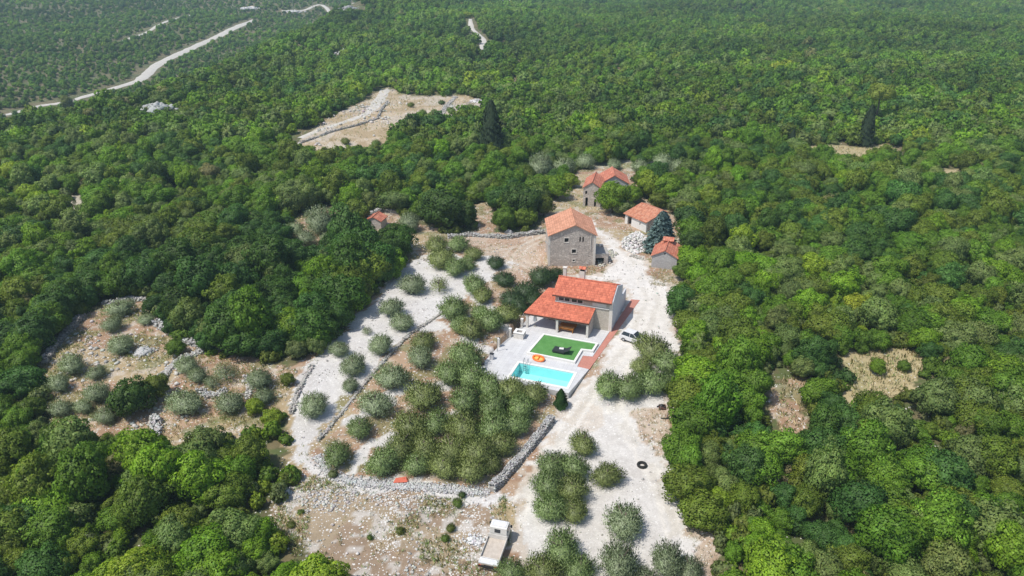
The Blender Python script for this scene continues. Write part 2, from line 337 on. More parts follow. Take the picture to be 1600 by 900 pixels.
def axis(lo, hi, n0, n1, step, g=1.035, cap=5.0, far=60.0, capdist=600):
    a = list(np.arange(n0, n1 + 1e-6, step)); s = step
    while a[-1] < hi:
        s = min(s * g, cap if a[-1] - n1 < capdist else far); a.append(a[-1] + s)
    s = step
    while a[0] > lo:
        s = min(s * g, cap if n0 - a[0] < capdist else far); a.insert(0, a[0] - s)
    return np.array(a)
GX = axis(-1500, 1500, -58, 52, .38); GY = axis(-150, 1900, 42, 160, .38)
def ground_color(x, y):
    wob = lambda s, k, a: (vnoise(x, y, s, k) - .5) * a + (vnoise(x, y, s / 4, k + 5) - .5) * a * .5
    xs = x + wob(5, 11, 2.6) + wob(1.4, 61, 1.0); ys = y + wob(5, 31, 2.6) + wob(1.4, 71, 1.0)
    far = np.hypot(x, y - 100)
    C = np.zeros(x.shape + (3,)); n1 = vnoise(x, y, 3.1, 4); n2 = vnoise(x, y, .9, 5); n3 = vnoise(x, y, 9, 6)
    def setc(mask, c, amt=1.0):
        k = (mask * amt)[..., None]; C[:] = C * (1 - k) + np.array(c) * k
    setc(np.ones(x.shape), (.12, .115, .05)); setc((n1 > .5), (.20, .16, .085), .7); setc((n2 > .6), (.09, .13, .035), .7)
    earth = inpoly(xs, ys, MAIN) | inpoly(xs, ys, LEFT) | inpoly(xs, ys, ULS) | inpoly(xs, ys, RB)
    setc(earth, (.36, .235, .155)); setc(earth & (n1 > .5), (.44, .32, .22), .7); setc(earth & (n3 > .6), (.40, .33, .19), .7); setc(earth & (n2 > .72), (.52, .46, .38), .7)
    setc(earth & (vnoise(x, y, 2.1, 44) > .68), (.17, .19, .07), .6)
    tc = inpoly(xs, ys, TOPC); setc(tc, (.40, .31, .19)); setc(tc & (n1 > .45), (.50, .40, .27), .8); setc(tc & (n3 > .55), (.52, .46, .38), .7)
    for P in (RA, RC, RD): q = inpoly(xs, ys, P); setc(q, (.44, .37, .21)); setc(q & (n1 > .5), (.36, .33, .17), .7)
    q = inpoly(xs, ys, RE); setc(q, (.46, .42, .33)); q = inpoly(xs, ys, BACKP); setc(q, (.27, .27, .15)); setc(q & (n1 > .55), (.5, .47, .4), .7)
    d = inpoly(xs, ys, DIRT); setc(d, (.44, .31, .22)); setc(d & (n1 > .5), (.50, .40, .31), .8)
    rk = inpoly(xs, ys, ROCKY); setc(rk, (.31, .23, .16)); setc(rk & (n1 > .5), (.38, .31, .21), .7); setc(rk & (n2 > .6) & (n3 > .5), (.55, .52, .48), .8); setc(rk & (n3 < .3), (.33, .28, .10), .6)
    t = inpoly(xs, ys, TERR)
    for P in GROVEPATH: t |= (polydist(xs, ys, P) < .9)
    setc(t, (.62, .605, .59)); setc(t & (n1 > .70), (.56, .545, .53), .8)
    yd = inpoly(xs, ys, YARD); setc(yd, (.65, .63, .605)); setc(yd & (n1 > .66), (.60, .575, .545), .7); setc(yd & (n3 > .76), (.58, .52, .45), .8)
    bright = inpoly(xs, ys, agp_front); setc(yd & bright, (.73, .705, .67), .8)
    for P in (SCRAPE, SCRAPE2): q = inpoly(xs, ys, P); setc(q, (.46, .35, .26), .9); setc(q & (n2 > .5), (.54, .46, .38), .8)
    for k, P in enumerate(TRACKS):
        dd = polydist(x, y, P)
        setc((dd < .42) & (n1 > .3) & yd & (k > 2), (.57, .53, .46), .5)
        r = (np.abs(dd - .75) < .3) & (n1 > .25)
        setc(r & (d if k < 3 else yd), (.56, .48, .39) if k < 3 else (.72, .69, .64), .75)
    edge = yd & (polydist(xs, ys, YARD, True) < 1.0) & (n2 > .35); setc(edge, (.50, .41, .32), .6)
    S = .04 + .10 * earth + .25 * tc * (n1 > .5) + rk * (.05 + .40 * (vnoise(x, y, 4, 206) > .58)) + .12 * yd * (n3 > .6) + .1 * t + .2 * (polydist(xs, ys, agp_bank) < 1.6)
    return C, earth, tc, d, rk, t, yd, np.clip(S, 0, .95)
agp_bank = agp([(440, 775), (496, 735), (515, 752), (560, 765), (640, 770), (700, 775), (770, 780)])
agp_front = agp([(905, 322), (985, 392), (1050, 445), (1056, 500), (1066, 540), (1000, 600), (925, 572), (985, 470), (962, 442), (905, 440), (935, 375)])
def make_ground():
    X, Y = np.meshgrid(GX, GY); Z = H(X, Y)
    # cut the land away under the pool so that the basin shows
    lx = (X - HA[0]) * HC + (Y - HA[1]) * HS; ly = -(X - HA[0]) * HS + (Y - HA[1]) * HC
    Z = np.where((lx > -13.6) & (lx < -1.2) & (ly > -16.4) & (ly < -1), Z - 2.2, Z)
    ins = (lx > -12) & (lx < -.4) & (ly > -3) & (ly < 9); Z = np.where(ins, Z - .25, Z)
    C, earth, tc, d, rk, t, yd, ST = ground_color(X, Y)
    ny, nx = X.shape; V = np.stack([X, Y, Z], -1).reshape(-1, 3); Cf = C.reshape(-1, 3)
    idx = np.arange(ny * nx).reshape(ny, nx); F = np.stack([idx[:-1, :-1], idx[:-1, 1:], idx[1:, 1:], idx[1:, :-1]], -1).reshape(-1, 4)
    cat = np.zeros((ny, nx), int); cat[earth] = 1; cat[tc] = 2; cat[d] = 3; cat[rk] = 4; cat[t] = 5; cat[yd] = 6
    near = (np.hypot(X, Y - 100) < 300); cat[~near] = 0
    fc = cat[:-1, :-1].reshape(-1)
    names = {0: 'ground', 1: 'bare_earth', 2: 'upper_clearing_ground', 3: 'dirt_yard', 4: 'rocky_ground', 5: 'gravel_terrace', 6: 'gravel_yard'}
    for k, nm in names.items():
        f = F[fc == k]
        if not len(f): continue
        u, inv = np.unique(f, return_inverse=True); inv = inv.reshape(f.shape)
        me = mesh_np(nm, V[u], inv, 4); me.materials.append(M['ground'])
        a = me.color_attributes.new('Col', 'FLOAT_COLOR', 'POINT'); cc = np.ones((len(u), 4), np.float32); cc[:, :3] = Cf[u]; a.data.foreach_set('color', cc.ravel())
        a = me.attributes.new('stony', 'FLOAT', 'POINT'); a.data.foreach_set('value', ST.reshape(-1)[u].astype(np.float32))
        me.shade_smooth(); tag(link_mesh(nm, me), kind='structure')
def mesh_np(name, V, F, k):
    me = bpy.data.meshes.new(name); n = len(F)
    me.vertices.add(len(V)); me.vertices.foreach_set('co', np.ascontiguousarray(V, np.float32).ravel())
    me.loops.add(n * k); me.loops.foreach_set('vertex_index', np.ascontiguousarray(F, np.int32).ravel())
    me.polygons.add(n); me.polygons.foreach_set('loop_start', np.arange(0, n * k, k, dtype=np.int32)); me.update(calc_edges=True); me.validate()
    return me
make_ground()

# far roads as ribbons lying on the land
def ribbon(name, px, widths, mat, lift=.12, kind='structure', smooth_steps=6):
    P = [ag(*p) for p in px]; pts = []; ws = []
    for k in range(len(P) - 1):
        for s in range(smooth_steps):
            f = s / smooth_steps; p0 = P[max(k - 1, 0)]; p1 = P[k]; p2 = P[k + 1]; p3 = P[min(k + 2, len(P) - 1)]
            c = [.5 * (2 * p1[i] + (p2[i] - p0[i]) * f + (2 * p0[i] - 5 * p1[i] + 4 * p2[i] - p3[i]) * f * f + (3 * p1[i] - p0[i] - 3 * p2[i] + p3[i]) * f ** 3) for i in (0, 1)]
            pts.append(c); ws.append(widths[k] * (1 - f) + widths[k + 1] * f)
    pts.append(list(P[-1])); ws.append(widths[-1]); mb = MB(); rows = []
    for k, p in enumerate(pts):
        a = pts[max(k - 1, 0)]; b = pts[min(k + 1, len(pts) - 1)]; dx, dy = b[0] - a[0], b[1] - a[1]; L = math.hypot(dx, dy) + 1e-6
        w = ws[k] * (.85 + .3 * random.random()); row = []
        for s in (-.5, -.25, 0, .25, .5):
            x, y = p[0] - dy / L * w * s, p[1] + dx / L * w * s; row.append(len(mb.v)); mb.v.append((x, y, h1(x, y) + lift - (.3 if abs(s) == .5 else 0)))
        rows.append(row)
    for r0, r1 in zip(rows, rows[1:]):
        for i in range(4): mb.f.append((r0[i], r0[i + 1], r1[i + 1], r1[i]))
    o = mb.build(name, mat, smooth=True); tag(o, kind=kind); return pts
ROADS = []
ROADS.append((ribbon('road', [(-60, 190), (0, 181), (60, 166), (100, 160), (150, 146), (205, 130), (222, 122), (245, 102), (285, 82), (320, 66), (350, 52), (375, 40), (397, 31)], [4, 4, 4, 4, 4, 5, 7, 7, 6.5, 7, 7, 7, 5], M['road'], .2), 6.5))
ROADS.append((ribbon('track', [(192, 64), (215, 56), (240, 44), (262, 33), (296, 24)], [3, 4, 4, 4, 2.5], M['road'], .2), 4))
ROADS.append((ribbon('woodland_track', [(735, 30), (736, 40), (742, 49), (751, 58), (755, 67), (752, 78)], [2.5, 4, 2.5, 4, 5, 3], M['road'], .2), 4))
ROADS.append((ribbon('clearing_road', [(468, 216), (500, 203), (540, 190), (575, 176), (590, 160), (602, 140)], [3.2, 3, 3, 4, 6, 5], M['road'], .12), 4))
ROADS.append((ribbon('ridge_road', [(440, 17), (475, 16), (510, 12), (560, 12)], [3, 4, 4, 3], M['road'], .3), 5))

# ------------------------------------------------------------------ vegetation
def cards(C, N, U, L, W, name, mat, var, normals, extra=None):
    """rhombic leaf cards: centre, facing, up direction, half length, half width"""
    S = np.cross(U, N); S /= np.linalg.norm(S, axis=1, keepdims=True) + 1e-9
    L = L[:, None]; W = W[:, None]
    Q = np.stack([C - U * L, C + S * W, C + U * L, C - S * W], 1); V = Q.reshape(-1, 3); n = len(C); F = np.arange(4 * n).reshape(n, 4)
    nn = np.repeat(normals, 4, 0); vv = np.repeat(var, 4, 0)
    if extra is not None:
        EV, EF, EN, EC = extra; EF = EF + len(V); k = EF.shape[1]
        EF4 = np.concatenate([EF, EF[:, -1:]], 1) if k == 3 else EF
        V = np.concatenate([V, EV]); nn = np.concatenate([nn, EN]); vv = np.concatenate([vv, EC])
        me = bpy.data.meshes.new(name); me.from_pydata(V.tolist(), [], F.tolist() + EF.tolist())
    else: me = mesh_np(name, V, F, 4)
    me.materials.append(mat); me.shade_smooth()
    a = me.color_attributes.new('leafvar', 'FLOAT_COLOR', 'POINT'); cc = np.ones((len(V), 4), np.float32); cc[:, :3] = vv; a.data.foreach_set('color', cc.ravel())
    if normals is not None: me.normals_split_custom_set_from_vertices((nn / (np.linalg.norm(nn, axis=1, keepdims=True) + 1e-9)).tolist())
    return me
def unit(v): return v / (np.linalg.norm(v, axis=-1, keepdims=True) + 1e-9)
def ico(sub=2):
    import bmesh
    bm = bmesh.new(); bmesh.ops.create_icosphere(bm, subdivisions=sub, radius=1); V = np.array([v.co[:] for v in bm.verts]); F = np.array([[v.index for v in f.verts] for f in bm.faces]); bm.free(); return V, F
ICO2 = ico(3); ICO1 = ico(1)
def crown_mesh(name, seed, nclump=34, nleaf=165, leaf=.050, vert=.85, cz=1.05, mat=None, spread=.3, core=True):
    g = np.random.default_rng(seed); CC = []
    for k in range(nclump):                                   # clumps over an uneven, lumpy dome
        z = 1 - (k + .5) / nclump * 1.62; a = k * 2.39996 + g.normal() * .35; r = math.sqrt(max(0, 1 - z * z))
        rad = .72 + g.normal() * .13 + .10 * math.sin(a * 2 + seed) * math.cos(z * 4 + seed); CC.append((math.cos(a) * r * rad, math.sin(a) * r * rad, z * rad * vert))
    CC = np.array(CC); CR = g.uniform(.22, .42, nclump) * (1 if nclump < 30 else (34 / nclump) ** .42) * g.uniform(.8, 1.2, nclump); cv = g.uniform(.78, 1.22, nclump)
    P = []; NN = []; VV = []
    for k in range(nclump):
        m = int(nleaf * (CR[k] / .32) ** 2); d = unit(g.normal(size=(m, 3))); out = unit(CC[k][None] + [0, 0, .25]); d = unit(d + out * .45)
        rr = CR[k] * g.uniform(.72, 1.12, m)[:, None]; P.append(CC[k] + d * rr * [1, 1, .85]); NN.append(unit(d * .75 + out * .35)); VV.append(cv[k] * g.uniform(.75, 1.28, m))
    if core:                                                  # leaves over the inner body, so no bare patch shows between clumps
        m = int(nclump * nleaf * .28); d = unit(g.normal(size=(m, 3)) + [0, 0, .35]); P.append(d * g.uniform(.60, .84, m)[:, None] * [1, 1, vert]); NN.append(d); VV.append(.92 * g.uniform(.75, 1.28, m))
    P = np.concatenate(P); NN = np.concatenate(NN); VV = np.concatenate(VV)
    face = unit(NN + g.normal(size=NN.shape) * .55); up = unit(np.cross(face, g.normal(size=NN.shape))); s = leaf * g.uniform(.6, 1.35, len(P))
    col = VV[:, None] * np.array([1, 1, 1]) * (1 + g.normal(size=(len(P), 1)) * np.array([.08, .03, .05]))
    P[:, 2] += cz; ex = None
    if core:
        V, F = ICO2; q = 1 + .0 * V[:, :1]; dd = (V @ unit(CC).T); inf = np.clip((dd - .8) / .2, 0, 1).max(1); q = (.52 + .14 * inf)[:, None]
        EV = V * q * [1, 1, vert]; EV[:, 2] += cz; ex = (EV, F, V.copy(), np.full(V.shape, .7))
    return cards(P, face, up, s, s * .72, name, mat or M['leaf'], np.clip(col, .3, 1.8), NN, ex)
def feather_mesh(name, seed, shoots=230, per=11, mat=None, vert=.95, low=.18, core=True):
    """olive: many upright wispy shoots springing from a round head"""
    g = np.random.default_rng(seed); P = []; U = []; NN = []; VV = []
    lob = unit(g.normal(size=(9, 3)) + [0, 0, .5]); lobr = g.uniform(.8, 1.12, 9)
    for k in range(shoots):
        d = unit(g.normal(size=3) + [0, 0, .22])
        if d[2] < -.6: d[2] *= -.3; d = unit(d)
        w = np.clip((lob @ d - .55) / .45, 0, 1); R_ = (.72 + (w * lobr).max() * .28) * g.uniform(.78, 1.18)
        tip = d * R_ * [1, 1, vert]; tip = tip + [0, 0, .26 * g.random() ** 2]; base = tip * .42 + [0, 0, -.1]; v = g.uniform(.72, 1.22)
        t = np.linspace(0, 1, per) ** .8; q = base + (tip - base) * t[:, None] + g.normal(size=(per, 3)) * .035
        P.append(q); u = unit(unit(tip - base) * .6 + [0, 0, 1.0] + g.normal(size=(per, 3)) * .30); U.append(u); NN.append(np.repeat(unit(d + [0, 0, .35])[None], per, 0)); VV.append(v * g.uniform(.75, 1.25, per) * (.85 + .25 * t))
    P = np.concatenate(P); U = np.concatenate(U); NN = np.concatenate(NN); VV = np.concatenate(VV); P[:, 2] += .52
    face = unit(NN + g.normal(size=NN.shape) * .5); face = unit(face - U * (face * U).sum(1, keepdims=True)); n = len(P)
    col = VV[:, None] * (1 + g.normal(size=(n, 1)) * np.array([.07, .04, .09]))
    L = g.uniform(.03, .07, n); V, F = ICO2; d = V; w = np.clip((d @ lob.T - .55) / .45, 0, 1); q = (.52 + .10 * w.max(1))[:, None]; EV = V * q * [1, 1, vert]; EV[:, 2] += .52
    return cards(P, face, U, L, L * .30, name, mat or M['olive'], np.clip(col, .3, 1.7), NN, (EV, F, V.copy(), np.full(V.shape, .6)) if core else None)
def conifer_mesh(name, seed, h, r, layers, style='cedar'):
    g = np.random.default_rng(seed); P = []; U = []; NN = []; VV = []
    n = 7500 if style == 'cedar' else 5200
    t = g.random(n) ** (1.25 if style == 'cedar' else 1.0); z = .04 + .95 * t; a = g.uniform(0, 2 * math.pi, n)
    if style == 'cedar': prof = (1 - z) ** .62; br = .5 + .5 * np.cos(a * 9 + np.floor(z * layers) * 2.3); lay = 1 - .45 * ((z * layers) % 1); rad = prof * lay * (.72 + .38 * br)
    else: prof = np.minimum(1, (z / .12)) ** .6 * np.where(z < .35, 1, (1 - (z - .35) / .65) ** .58); rad = prof * (.80 + .30 * np.cos(a * 5 + z * 19) * np.cos(z * 31 + a * 2))
    rr = rad * r * g.uniform(.72, 1.06, n); P = np.stack([np.cos(a) * rr, np.sin(a) * rr, z * h], 1)
    out = np.stack([np.cos(a), np.sin(a), np.full(n, .35)], 1); NN = unit(out); U = unit(out * (.9 if style == 'cedar' else .2) + [0, 0, -.1 if style == 'cedar' else 1] + g.normal(size=(n, 3)) * .3)
    face = unit(unit(out * [.3, .3, 1] if style == 'cedar' else out) + g.normal(size=(n, 3)) * .4); face = unit(face - U * (face * U).sum(1, keepdims=True))
    L = g.uniform(.10, .24, n) * r / 1.8; VV = g.uniform(.65, 1.3, n)
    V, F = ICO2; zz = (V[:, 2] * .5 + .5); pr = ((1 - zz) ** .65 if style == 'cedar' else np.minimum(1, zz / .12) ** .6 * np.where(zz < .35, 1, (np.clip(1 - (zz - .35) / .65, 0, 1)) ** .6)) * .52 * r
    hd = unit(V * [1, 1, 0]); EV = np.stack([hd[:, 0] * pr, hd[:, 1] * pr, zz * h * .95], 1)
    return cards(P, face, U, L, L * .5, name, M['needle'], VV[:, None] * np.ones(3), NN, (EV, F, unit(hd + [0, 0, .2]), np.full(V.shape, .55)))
def trunk_mesh(name, seed, h=1.1, r=.09, limbs=4, spread=.5):
    g = random.Random(seed); mb = MB(); mb.tube([(0, 0, -.15), (g.uniform(-.03, .03), g.uniform(-.03, .03), h * .45), (g.uniform(-.08, .08), g.uniform(-.08, .08), h)], [r, r * .75, r * .5], 7)
    for k in range(limbs):
        a = 2 * math.pi * k / limbs + g.random(); z = h * (.35 + .12 * k)
        mb.tube([(0, 0, z), (math.cos(a) * spread * .5, math.sin(a) * spread * .5, z + .2), (math.cos(a) * spread, math.sin(a) * spread, z + .45)], [r * .5, r * .35, r * .15], 5)
    o = mb.build(name, M['bark'], smooth=True); me = o.data; bpy.data.objects.remove(o); return me
OAKS = [crown_mesh('oak_crown', 10 + k, vert=v, nclump=n, cz=c) for k, (v, n, c) in enumerate([(.85, 62, 1.0), (.72, 50, .85), (1.0, 70, 1.1), (.8, 44, .95), (.9, 66, 1.0), (.68, 56, .8)])]
FARS = [crown_mesh('far_oak_crown', 40 + k, nclump=16, nleaf=34, leaf=.14, vert=v, cz=.85) for k, v in enumerate([.8, .95, .7, .85])]
OLIVES = [feather_mesh('olive_crown', 60 + k, shoots=s, vert=v) for k, (s, v) in enumerate([(820, .74), (760, .68), (860, .8), (740, .72)])]
THIN = feather_mesh('sparse_crown', 80, shoots=300, per=10, core=False)
TRUNKS = [trunk_mesh('trunk', k) for k in range(4)]
TONES = {'bright green': (.175, .285, .024), 'yellow green': (.240, .325, .030), 'mid green': (.128, .215, .026), 'dark green': (.070, .128, .024), 'grey green': (.175, .220, .075), 'bluish green': (.072, .142, .036), 'olive green': (.150, .190, .030), 'dry brownish': (.25, .225, .11)}
TN = list(TONES)
def pick_tones(x, y):
    a = vnoise(x, y, 16, 21); b = vnoise(x, y, 7, 22); c = rng.random(x.shape); q = .45 * a + .25 * b + .45 * c
    k = np.where(rng.random(x.shape) < .007, 7, np.select([q < .30, q < .42, q < .58, q < .68, q < .80, q < .92], [3, 5, 2, 6, 4, 0], 1))
    return k
# forest positions: jittered rows over everything the camera sees and some more
def forest_points():
    rows = []; y = 18.0
    while y < 1150:
        sp = 2.25 + sstep(60, 400, y) * 1.5 + sstep(400, 1000, y) * 1.8; half = .80 * (y + 8) + 30
        xs = np.arange(-half, half, sp); rows.append(np.stack([xs + rng.uniform(-.45, .45, len(xs)) * sp, np.full(len(xs), y) + rng.uniform(-.45, .45, len(xs)) * sp], 1)); y += sp * .92
    P = np.concatenate(rows); x, y = P[:, 0], P[:, 1]
    ok = np.ones(len(P), bool)
    wx = x + (vnoise(x, y, 6, 51) - .5) * 2; wy = y + (vnoise(x, y, 6, 52) - .5) * 2
    for C in CLEAR[:3]: ok &= ~inpoly(wx, wy, C)
    for C, m_ in ((MAIN, .2), (LEFT, .5), (ULS, .5)): ok &= polydist(wx, wy, C, True) > m_
    vx = x + (vnoise(x, y, 5, 53) - .5) * 6; vy = y + (vnoise(x, y, 5, 54) - .5) * 6
    for C in (RA, RB, RC, RD, RE, TOPC): ok &= ~inpoly(vx, vy + 1, C) & ~inpoly(vx, vy + 3.5, C)
    for C in (RA, RB): ok &= ~inpoly(vx, vy + 5.5, C)
    ok &= ~inpoly(x, y + 1.5, LEFT)
    for pts, w in ROADS:
        near = polydist(x, y, [tuple(p) for p in pts]); ok &= near > w * .5 + 2.2
        ok &= polydist(x, y + 5, [tuple(p) for p in pts]) > w * .5 + 2.0; ok &= polydist(x, y + 10, [tuple(p) for p in pts]) > w * .5 + (1.5 if w > 5 else 0)
    gap = vnoise(x, y, 13, 77) + .5 * vnoise(x, y, 4, 78); ok &= ~((gap > 1.27) & (y > 120))
    for sx, sy, sr in KEEP: ok &= np.hypot(x - sx, y - sy) > sr
    return P[ok]
# ------------------------------------------------------------------ individually placed trees (pixel of crown centre, radius in pixels)
OLIVE_SPOTS = [(645, 447, 21), (612, 484, 18), (629, 506, 19), (574, 518, 9), (595, 543, 19), (530, 547, 16), (553, 573, 21), (547, 604, 14), (491, 637, 24),
 (683, 384, 19), (716, 383, 17), (741, 399, 14), (690, 409, 20), (713, 420, 19), (730, 413, 14), (686, 447, 17), (742, 449, 20), (755, 463, 17), (709, 488, 23), (736, 517, 22), (764, 505, 22), (790, 492, 20), (720, 512, 16), (750, 490, 15),
 (662, 534, 20), (657, 560, 22), (612, 592, 26), (587, 633, 28), (562, 671, 22), (528, 713, 24), (727, 560, 26), (702, 586, 25), (737, 590, 26), (663, 622, 30), (764, 606, 24), (800, 612, 24), (835, 618, 22), (728, 630, 28), (772, 640, 27), (813, 642, 25),
 (642, 667, 28), (682, 662, 25), (725, 672, 30), (770, 674, 29), (803, 668, 24), (626, 702, 29), (665, 702, 28), (706, 706, 30), (748, 712, 29), (782, 697, 24), (600, 725, 26), (652, 728, 24), (692, 732, 25), (736, 736, 27), (768, 726, 18),
 (911, 696, 24), (862, 728, 25), (896, 733, 24), (857, 764, 27), (893, 768, 27), (860, 798, 27), (898, 800, 24), (949, 744, 24), (976, 818, 34), (878, 862, 34), (850, 896, 32), (905, 890, 26), (968, 884, 36), (1042, 882, 30), (1078, 892, 24), (1008, 905, 22), (800, 896, 24),
 (1018, 548, 27), (1042, 568, 24), (1002, 574, 18), (950, 606, 25), (985, 607, 26), (1020, 600, 26), (1042, 600, 16),
 (187, 482, 22), (176, 508, 18), (112, 571, 24), (92, 601, 19), (150, 583, 17), (152, 616, 22), (130, 636, 16), (190, 541, 22), (228, 500, 14), (292, 572, 20), (308, 588, 17), (289, 631, 30), (360, 631, 25), (352, 583, 22), (405, 595, 22), (412, 622, 18), (332, 600, 14), (165, 650, 20), (95, 640, 20),
 (500, 352, 24), (476, 374, 17), (462, 358, 13), (512, 375, 13), (845, 262, 22), (880, 262, 18), (915, 256, 14), (1000, 262, 15), (1035, 258, 15), (1062, 262, 15), (960, 258, 12), (1040, 275, 16), (640, 352, 17)]
SPARSE = {(574, 518, 9), (686, 447, 17), (352, 583, 22), (332, 600, 14)}
DARK_SPOTS = [(775, 412, 15), (788, 437, 18), (800, 470, 20), (824, 455, 22), (846, 437, 20), (866, 430, 15), (812, 480, 16), (835, 470, 16)]
OAK_SPOTS = [(690, 338, 34, 'dark green'), (662, 330, 20, 'mid green'), (726, 345, 18, 'dark green'), (815, 322, 30, 'dark green'), (788, 350, 18, 'mid green'), (838, 300, 22, 'mid green'), (868, 300, 20, 'bright green'), (890, 285, 14, 'yellow green'), (850, 330, 14, 'olive green'),
 (596, 398, 28, 'dark green'), (560, 380, 20, 'mid green'), (620, 405, 15, 'dark green'),
 (957, 320, 24, 'bright green'), (988, 308, 16, 'bright green'), (1014, 300, 19, 'yellow green'), (1042, 300, 22, 'bright green'), (1028, 318, 14, 'olive green'), (1062, 325, 18, 'grey green'), (1076, 352, 22, 'bluish green'), (1012, 340, 11, 'yellow green'), (1083, 385, 18, 'dark green'), (975, 330, 14, 'grey green'),
 (464, 553, 15, 'grey green'), (205, 630, 30, 'dark green'), (245, 612, 20, 'olive green'), (275, 545, 15, 'mid green'), (1068, 430, 15, 'mid green'), (865, 368, 8, 'dark green'), (400, 640, 14, 'yellow green'), (425, 655, 16, 'yellow green'), (1370, 578, 12, 'bright green'), (1412, 574, 10, 'mid green'),
 (705, 174, 7, 'mid green'), (690, 161, 5, 'dark green'), (660, 180, 7, 'mid green'), (540, 222, 7, 'olive green'), (588, 228, 8, 'mid green'), (642, 165, 5, 'olive green'), (615, 205, 6, 'dark green'), (735, 170, 7, 'mid green'), (450, 595, 11, 'olive green'), (560, 330, 10, 'yellow green'), (543, 342, 8, 'yellow green'), (715, 786, 9, 'mid green'), (722, 774, 6, 'dark green'), (578, 840, 5, 'mid green'), (625, 830, 7, 'olive green'), (704, 826, 8, 'olive green'), (696, 842, 7, 'mid green'), (455, 820, 7, 'olive green'), (470, 800, 5, 'mid green'), (520, 742, 8, 'grey green'), (630, 385, 7, 'olive green'), (1053, 612, 12, 'dark green')]
TALL = [(255, 520), (300, 545), (345, 560), (390, 570)]
KEEP = []
PLACED = []   # (x, y, z, radius, mesh, tone name, tint, species, group)
def crown_spot(px, py, rp, kind, tone=None):
    x, y = ag(px, py, 1.6 if kind != 'oak' or rp > 10 else .6); d = math.hypot(y, CAM_H) * math.cos(math.atan2(CAM_H, y) - PITCH); r = rp * d / FOC
    x, y = ag(px, py, r * .55); return x, y, r
for k, (px, py, rp) in enumerate(OLIVE_SPOTS):
    x, y, r = crown_spot(px, py, rp, 'olive'); q = random.uniform(.85, 1.15); tr = ((px, py, rp) in SPARSE)
    warm = random.random(); silver = (px < 660 and py < 650) or (px > 940 and py > 780) or py < 380 or (px < 450)
    base = (.27, .335, .19) if silver else (.225, .315, .115); tone = 'silvery' if silver else ('grey green' if warm < .5 else 'olive green')
    if not silver and warm >= .5: base = (.225, .275, .088)
    PLACED.append([x, y, r * (1.0 if px < 450 else 1.12), THIN if tr else OLIVES[k % 4], tone, tuple(c * q for c in base), 'sparse olive tree' if tr else 'olive tree', px, py]); KEEP.append((x, y, r + 1))
for k, (px, py, rp) in enumerate(DARK_SPOTS):
    x, y, r = crown_spot(px, py, rp, 'oak'); PLACED.append([x, y, r * 1.08, OLIVES[k % 4], 'dark green', (.055, .105, .035), 'fruit tree', px, py])
for k, (px, py, rp, tone) in enumerate(OAK_SPOTS):
    x, y, r = crown_spot(px, py, rp, 'oak'); PLACED.append([x, y, r * (1.05 if rp > 9 else 1.2), OAKS[k % 6] if rp > 9 else OLIVES[k % 4], tone, TONES[tone], 'oak tree' if rp > 10 else 'bush', px, py]); KEEP.append((x, y, r * .9 + 1))
CONIF = [('cypress', (768, 246), (768, 156), 21, 'cypress', (.036, .060, .026), 'tall dark broad cypress standing among oaks behind the brown clearing'),
         ('cypress', (1350, 229), (1352, 163), 13, 'cypress', (.032, .054, .024), 'slim dark cypress beside the pale patch in the far right woods'),
         ('cypress', (1235, 234), (1236, 203), 8, 'cypress', (.032, .054, .024), 'small dark cypress left of the pale patch in the right woods')]
for nm, b, t, rp, st, c, lab in CONIF: x, y = ag(*b); KEEP.append((x, y, 3))
bx_, by_ = ag(1031, 393); KEEP.append((bx_, by_, 3)); bx_, by_ = ag(1365, 190); KEEP.append((bx_, by_, 2))
KEEP += [(*ag(a, b), 4.2) for a, b in ((440, 630), (446, 665), (452, 700), (462, 735), (448, 765), (440, 780), (480, 760))]; KEEP += [(*ag(a, b), c) for a, b, c in ((588, 366, 4.5), (575, 375, 4), (556, 366, 4), (590, 382, 4), (1236, 620, 3), (1238, 645, 3.2), (1240, 675, 3.2), (1242, 700, 3), (1340, 590, 3.5), (1345, 612, 3.5), (1350, 630, 3))]; KEEP.append((*ag(245, 172), 9)); KEEP.append((*ag(232, 180), 7)); KEEP.append((*ag(258, 180), 7)); KEEP.append((*ag(245, 186), 7))
for p, r_ in (((385, 15), 9), ((398, 14), 7), ((455, 20), 9), ((470, 19), 7), ((490, 15), 7), ((540, 83), 5), ((533, 88), 5), ((545, 14), 9), ((557, 35), 6), ((824, 184), 3), ((40, 15), 7), ((100, 178), 5), ((335, 40), 4), ((1145, 312), 1.5)): KEEP.append((*ag(*p), r_))
FP = forest_points()
fx, fy = FP[:, 0], FP[:, 1]; fz = H(fx, fy)
ftone = pick_tones(fx, fy); fr = 1.0 + 1.6 * rng.random(len(FP)) ** 2.4 + .3 * (vnoise(fx, fy, 12, 91) > .6)
fr *= 1 + .12 * sstep(150, 700, fy)
GROVE = agp([(250, 440), (330, 400), (430, 370), (560, 380), (640, 400), (590, 458), (500, 560), (330, 560), (250, 505)])
gv = inpoly(fx, fy, GROVE); fr = np.where(gv, fr * 1.25, fr); ftone = np.where(gv & (rng.random(len(FP)) < .7), np.where(rng.random(len(FP)) < .5, 3, 5), ftone)
valley = polydist(fx, fy, RIDGE, sign=True) > 15; fr = np.where(valley, fr * .72, fr)
fpx, fpy, fd = project(fx, fy, fz + 2.0)
tint = np.array([TONES[t] for t in TN])[ftone] * (1 + .11 * rng.normal(size=(len(FP), 1))) * (1 + .03 * rng.normal(size=(len(FP), 3)))
tint = tint * (1 - .35 * sstep(120, 450, fy)[:, None]) + np.array([.120, .215, .036]) * .35 * sstep(120, 450, fy)[:, None]
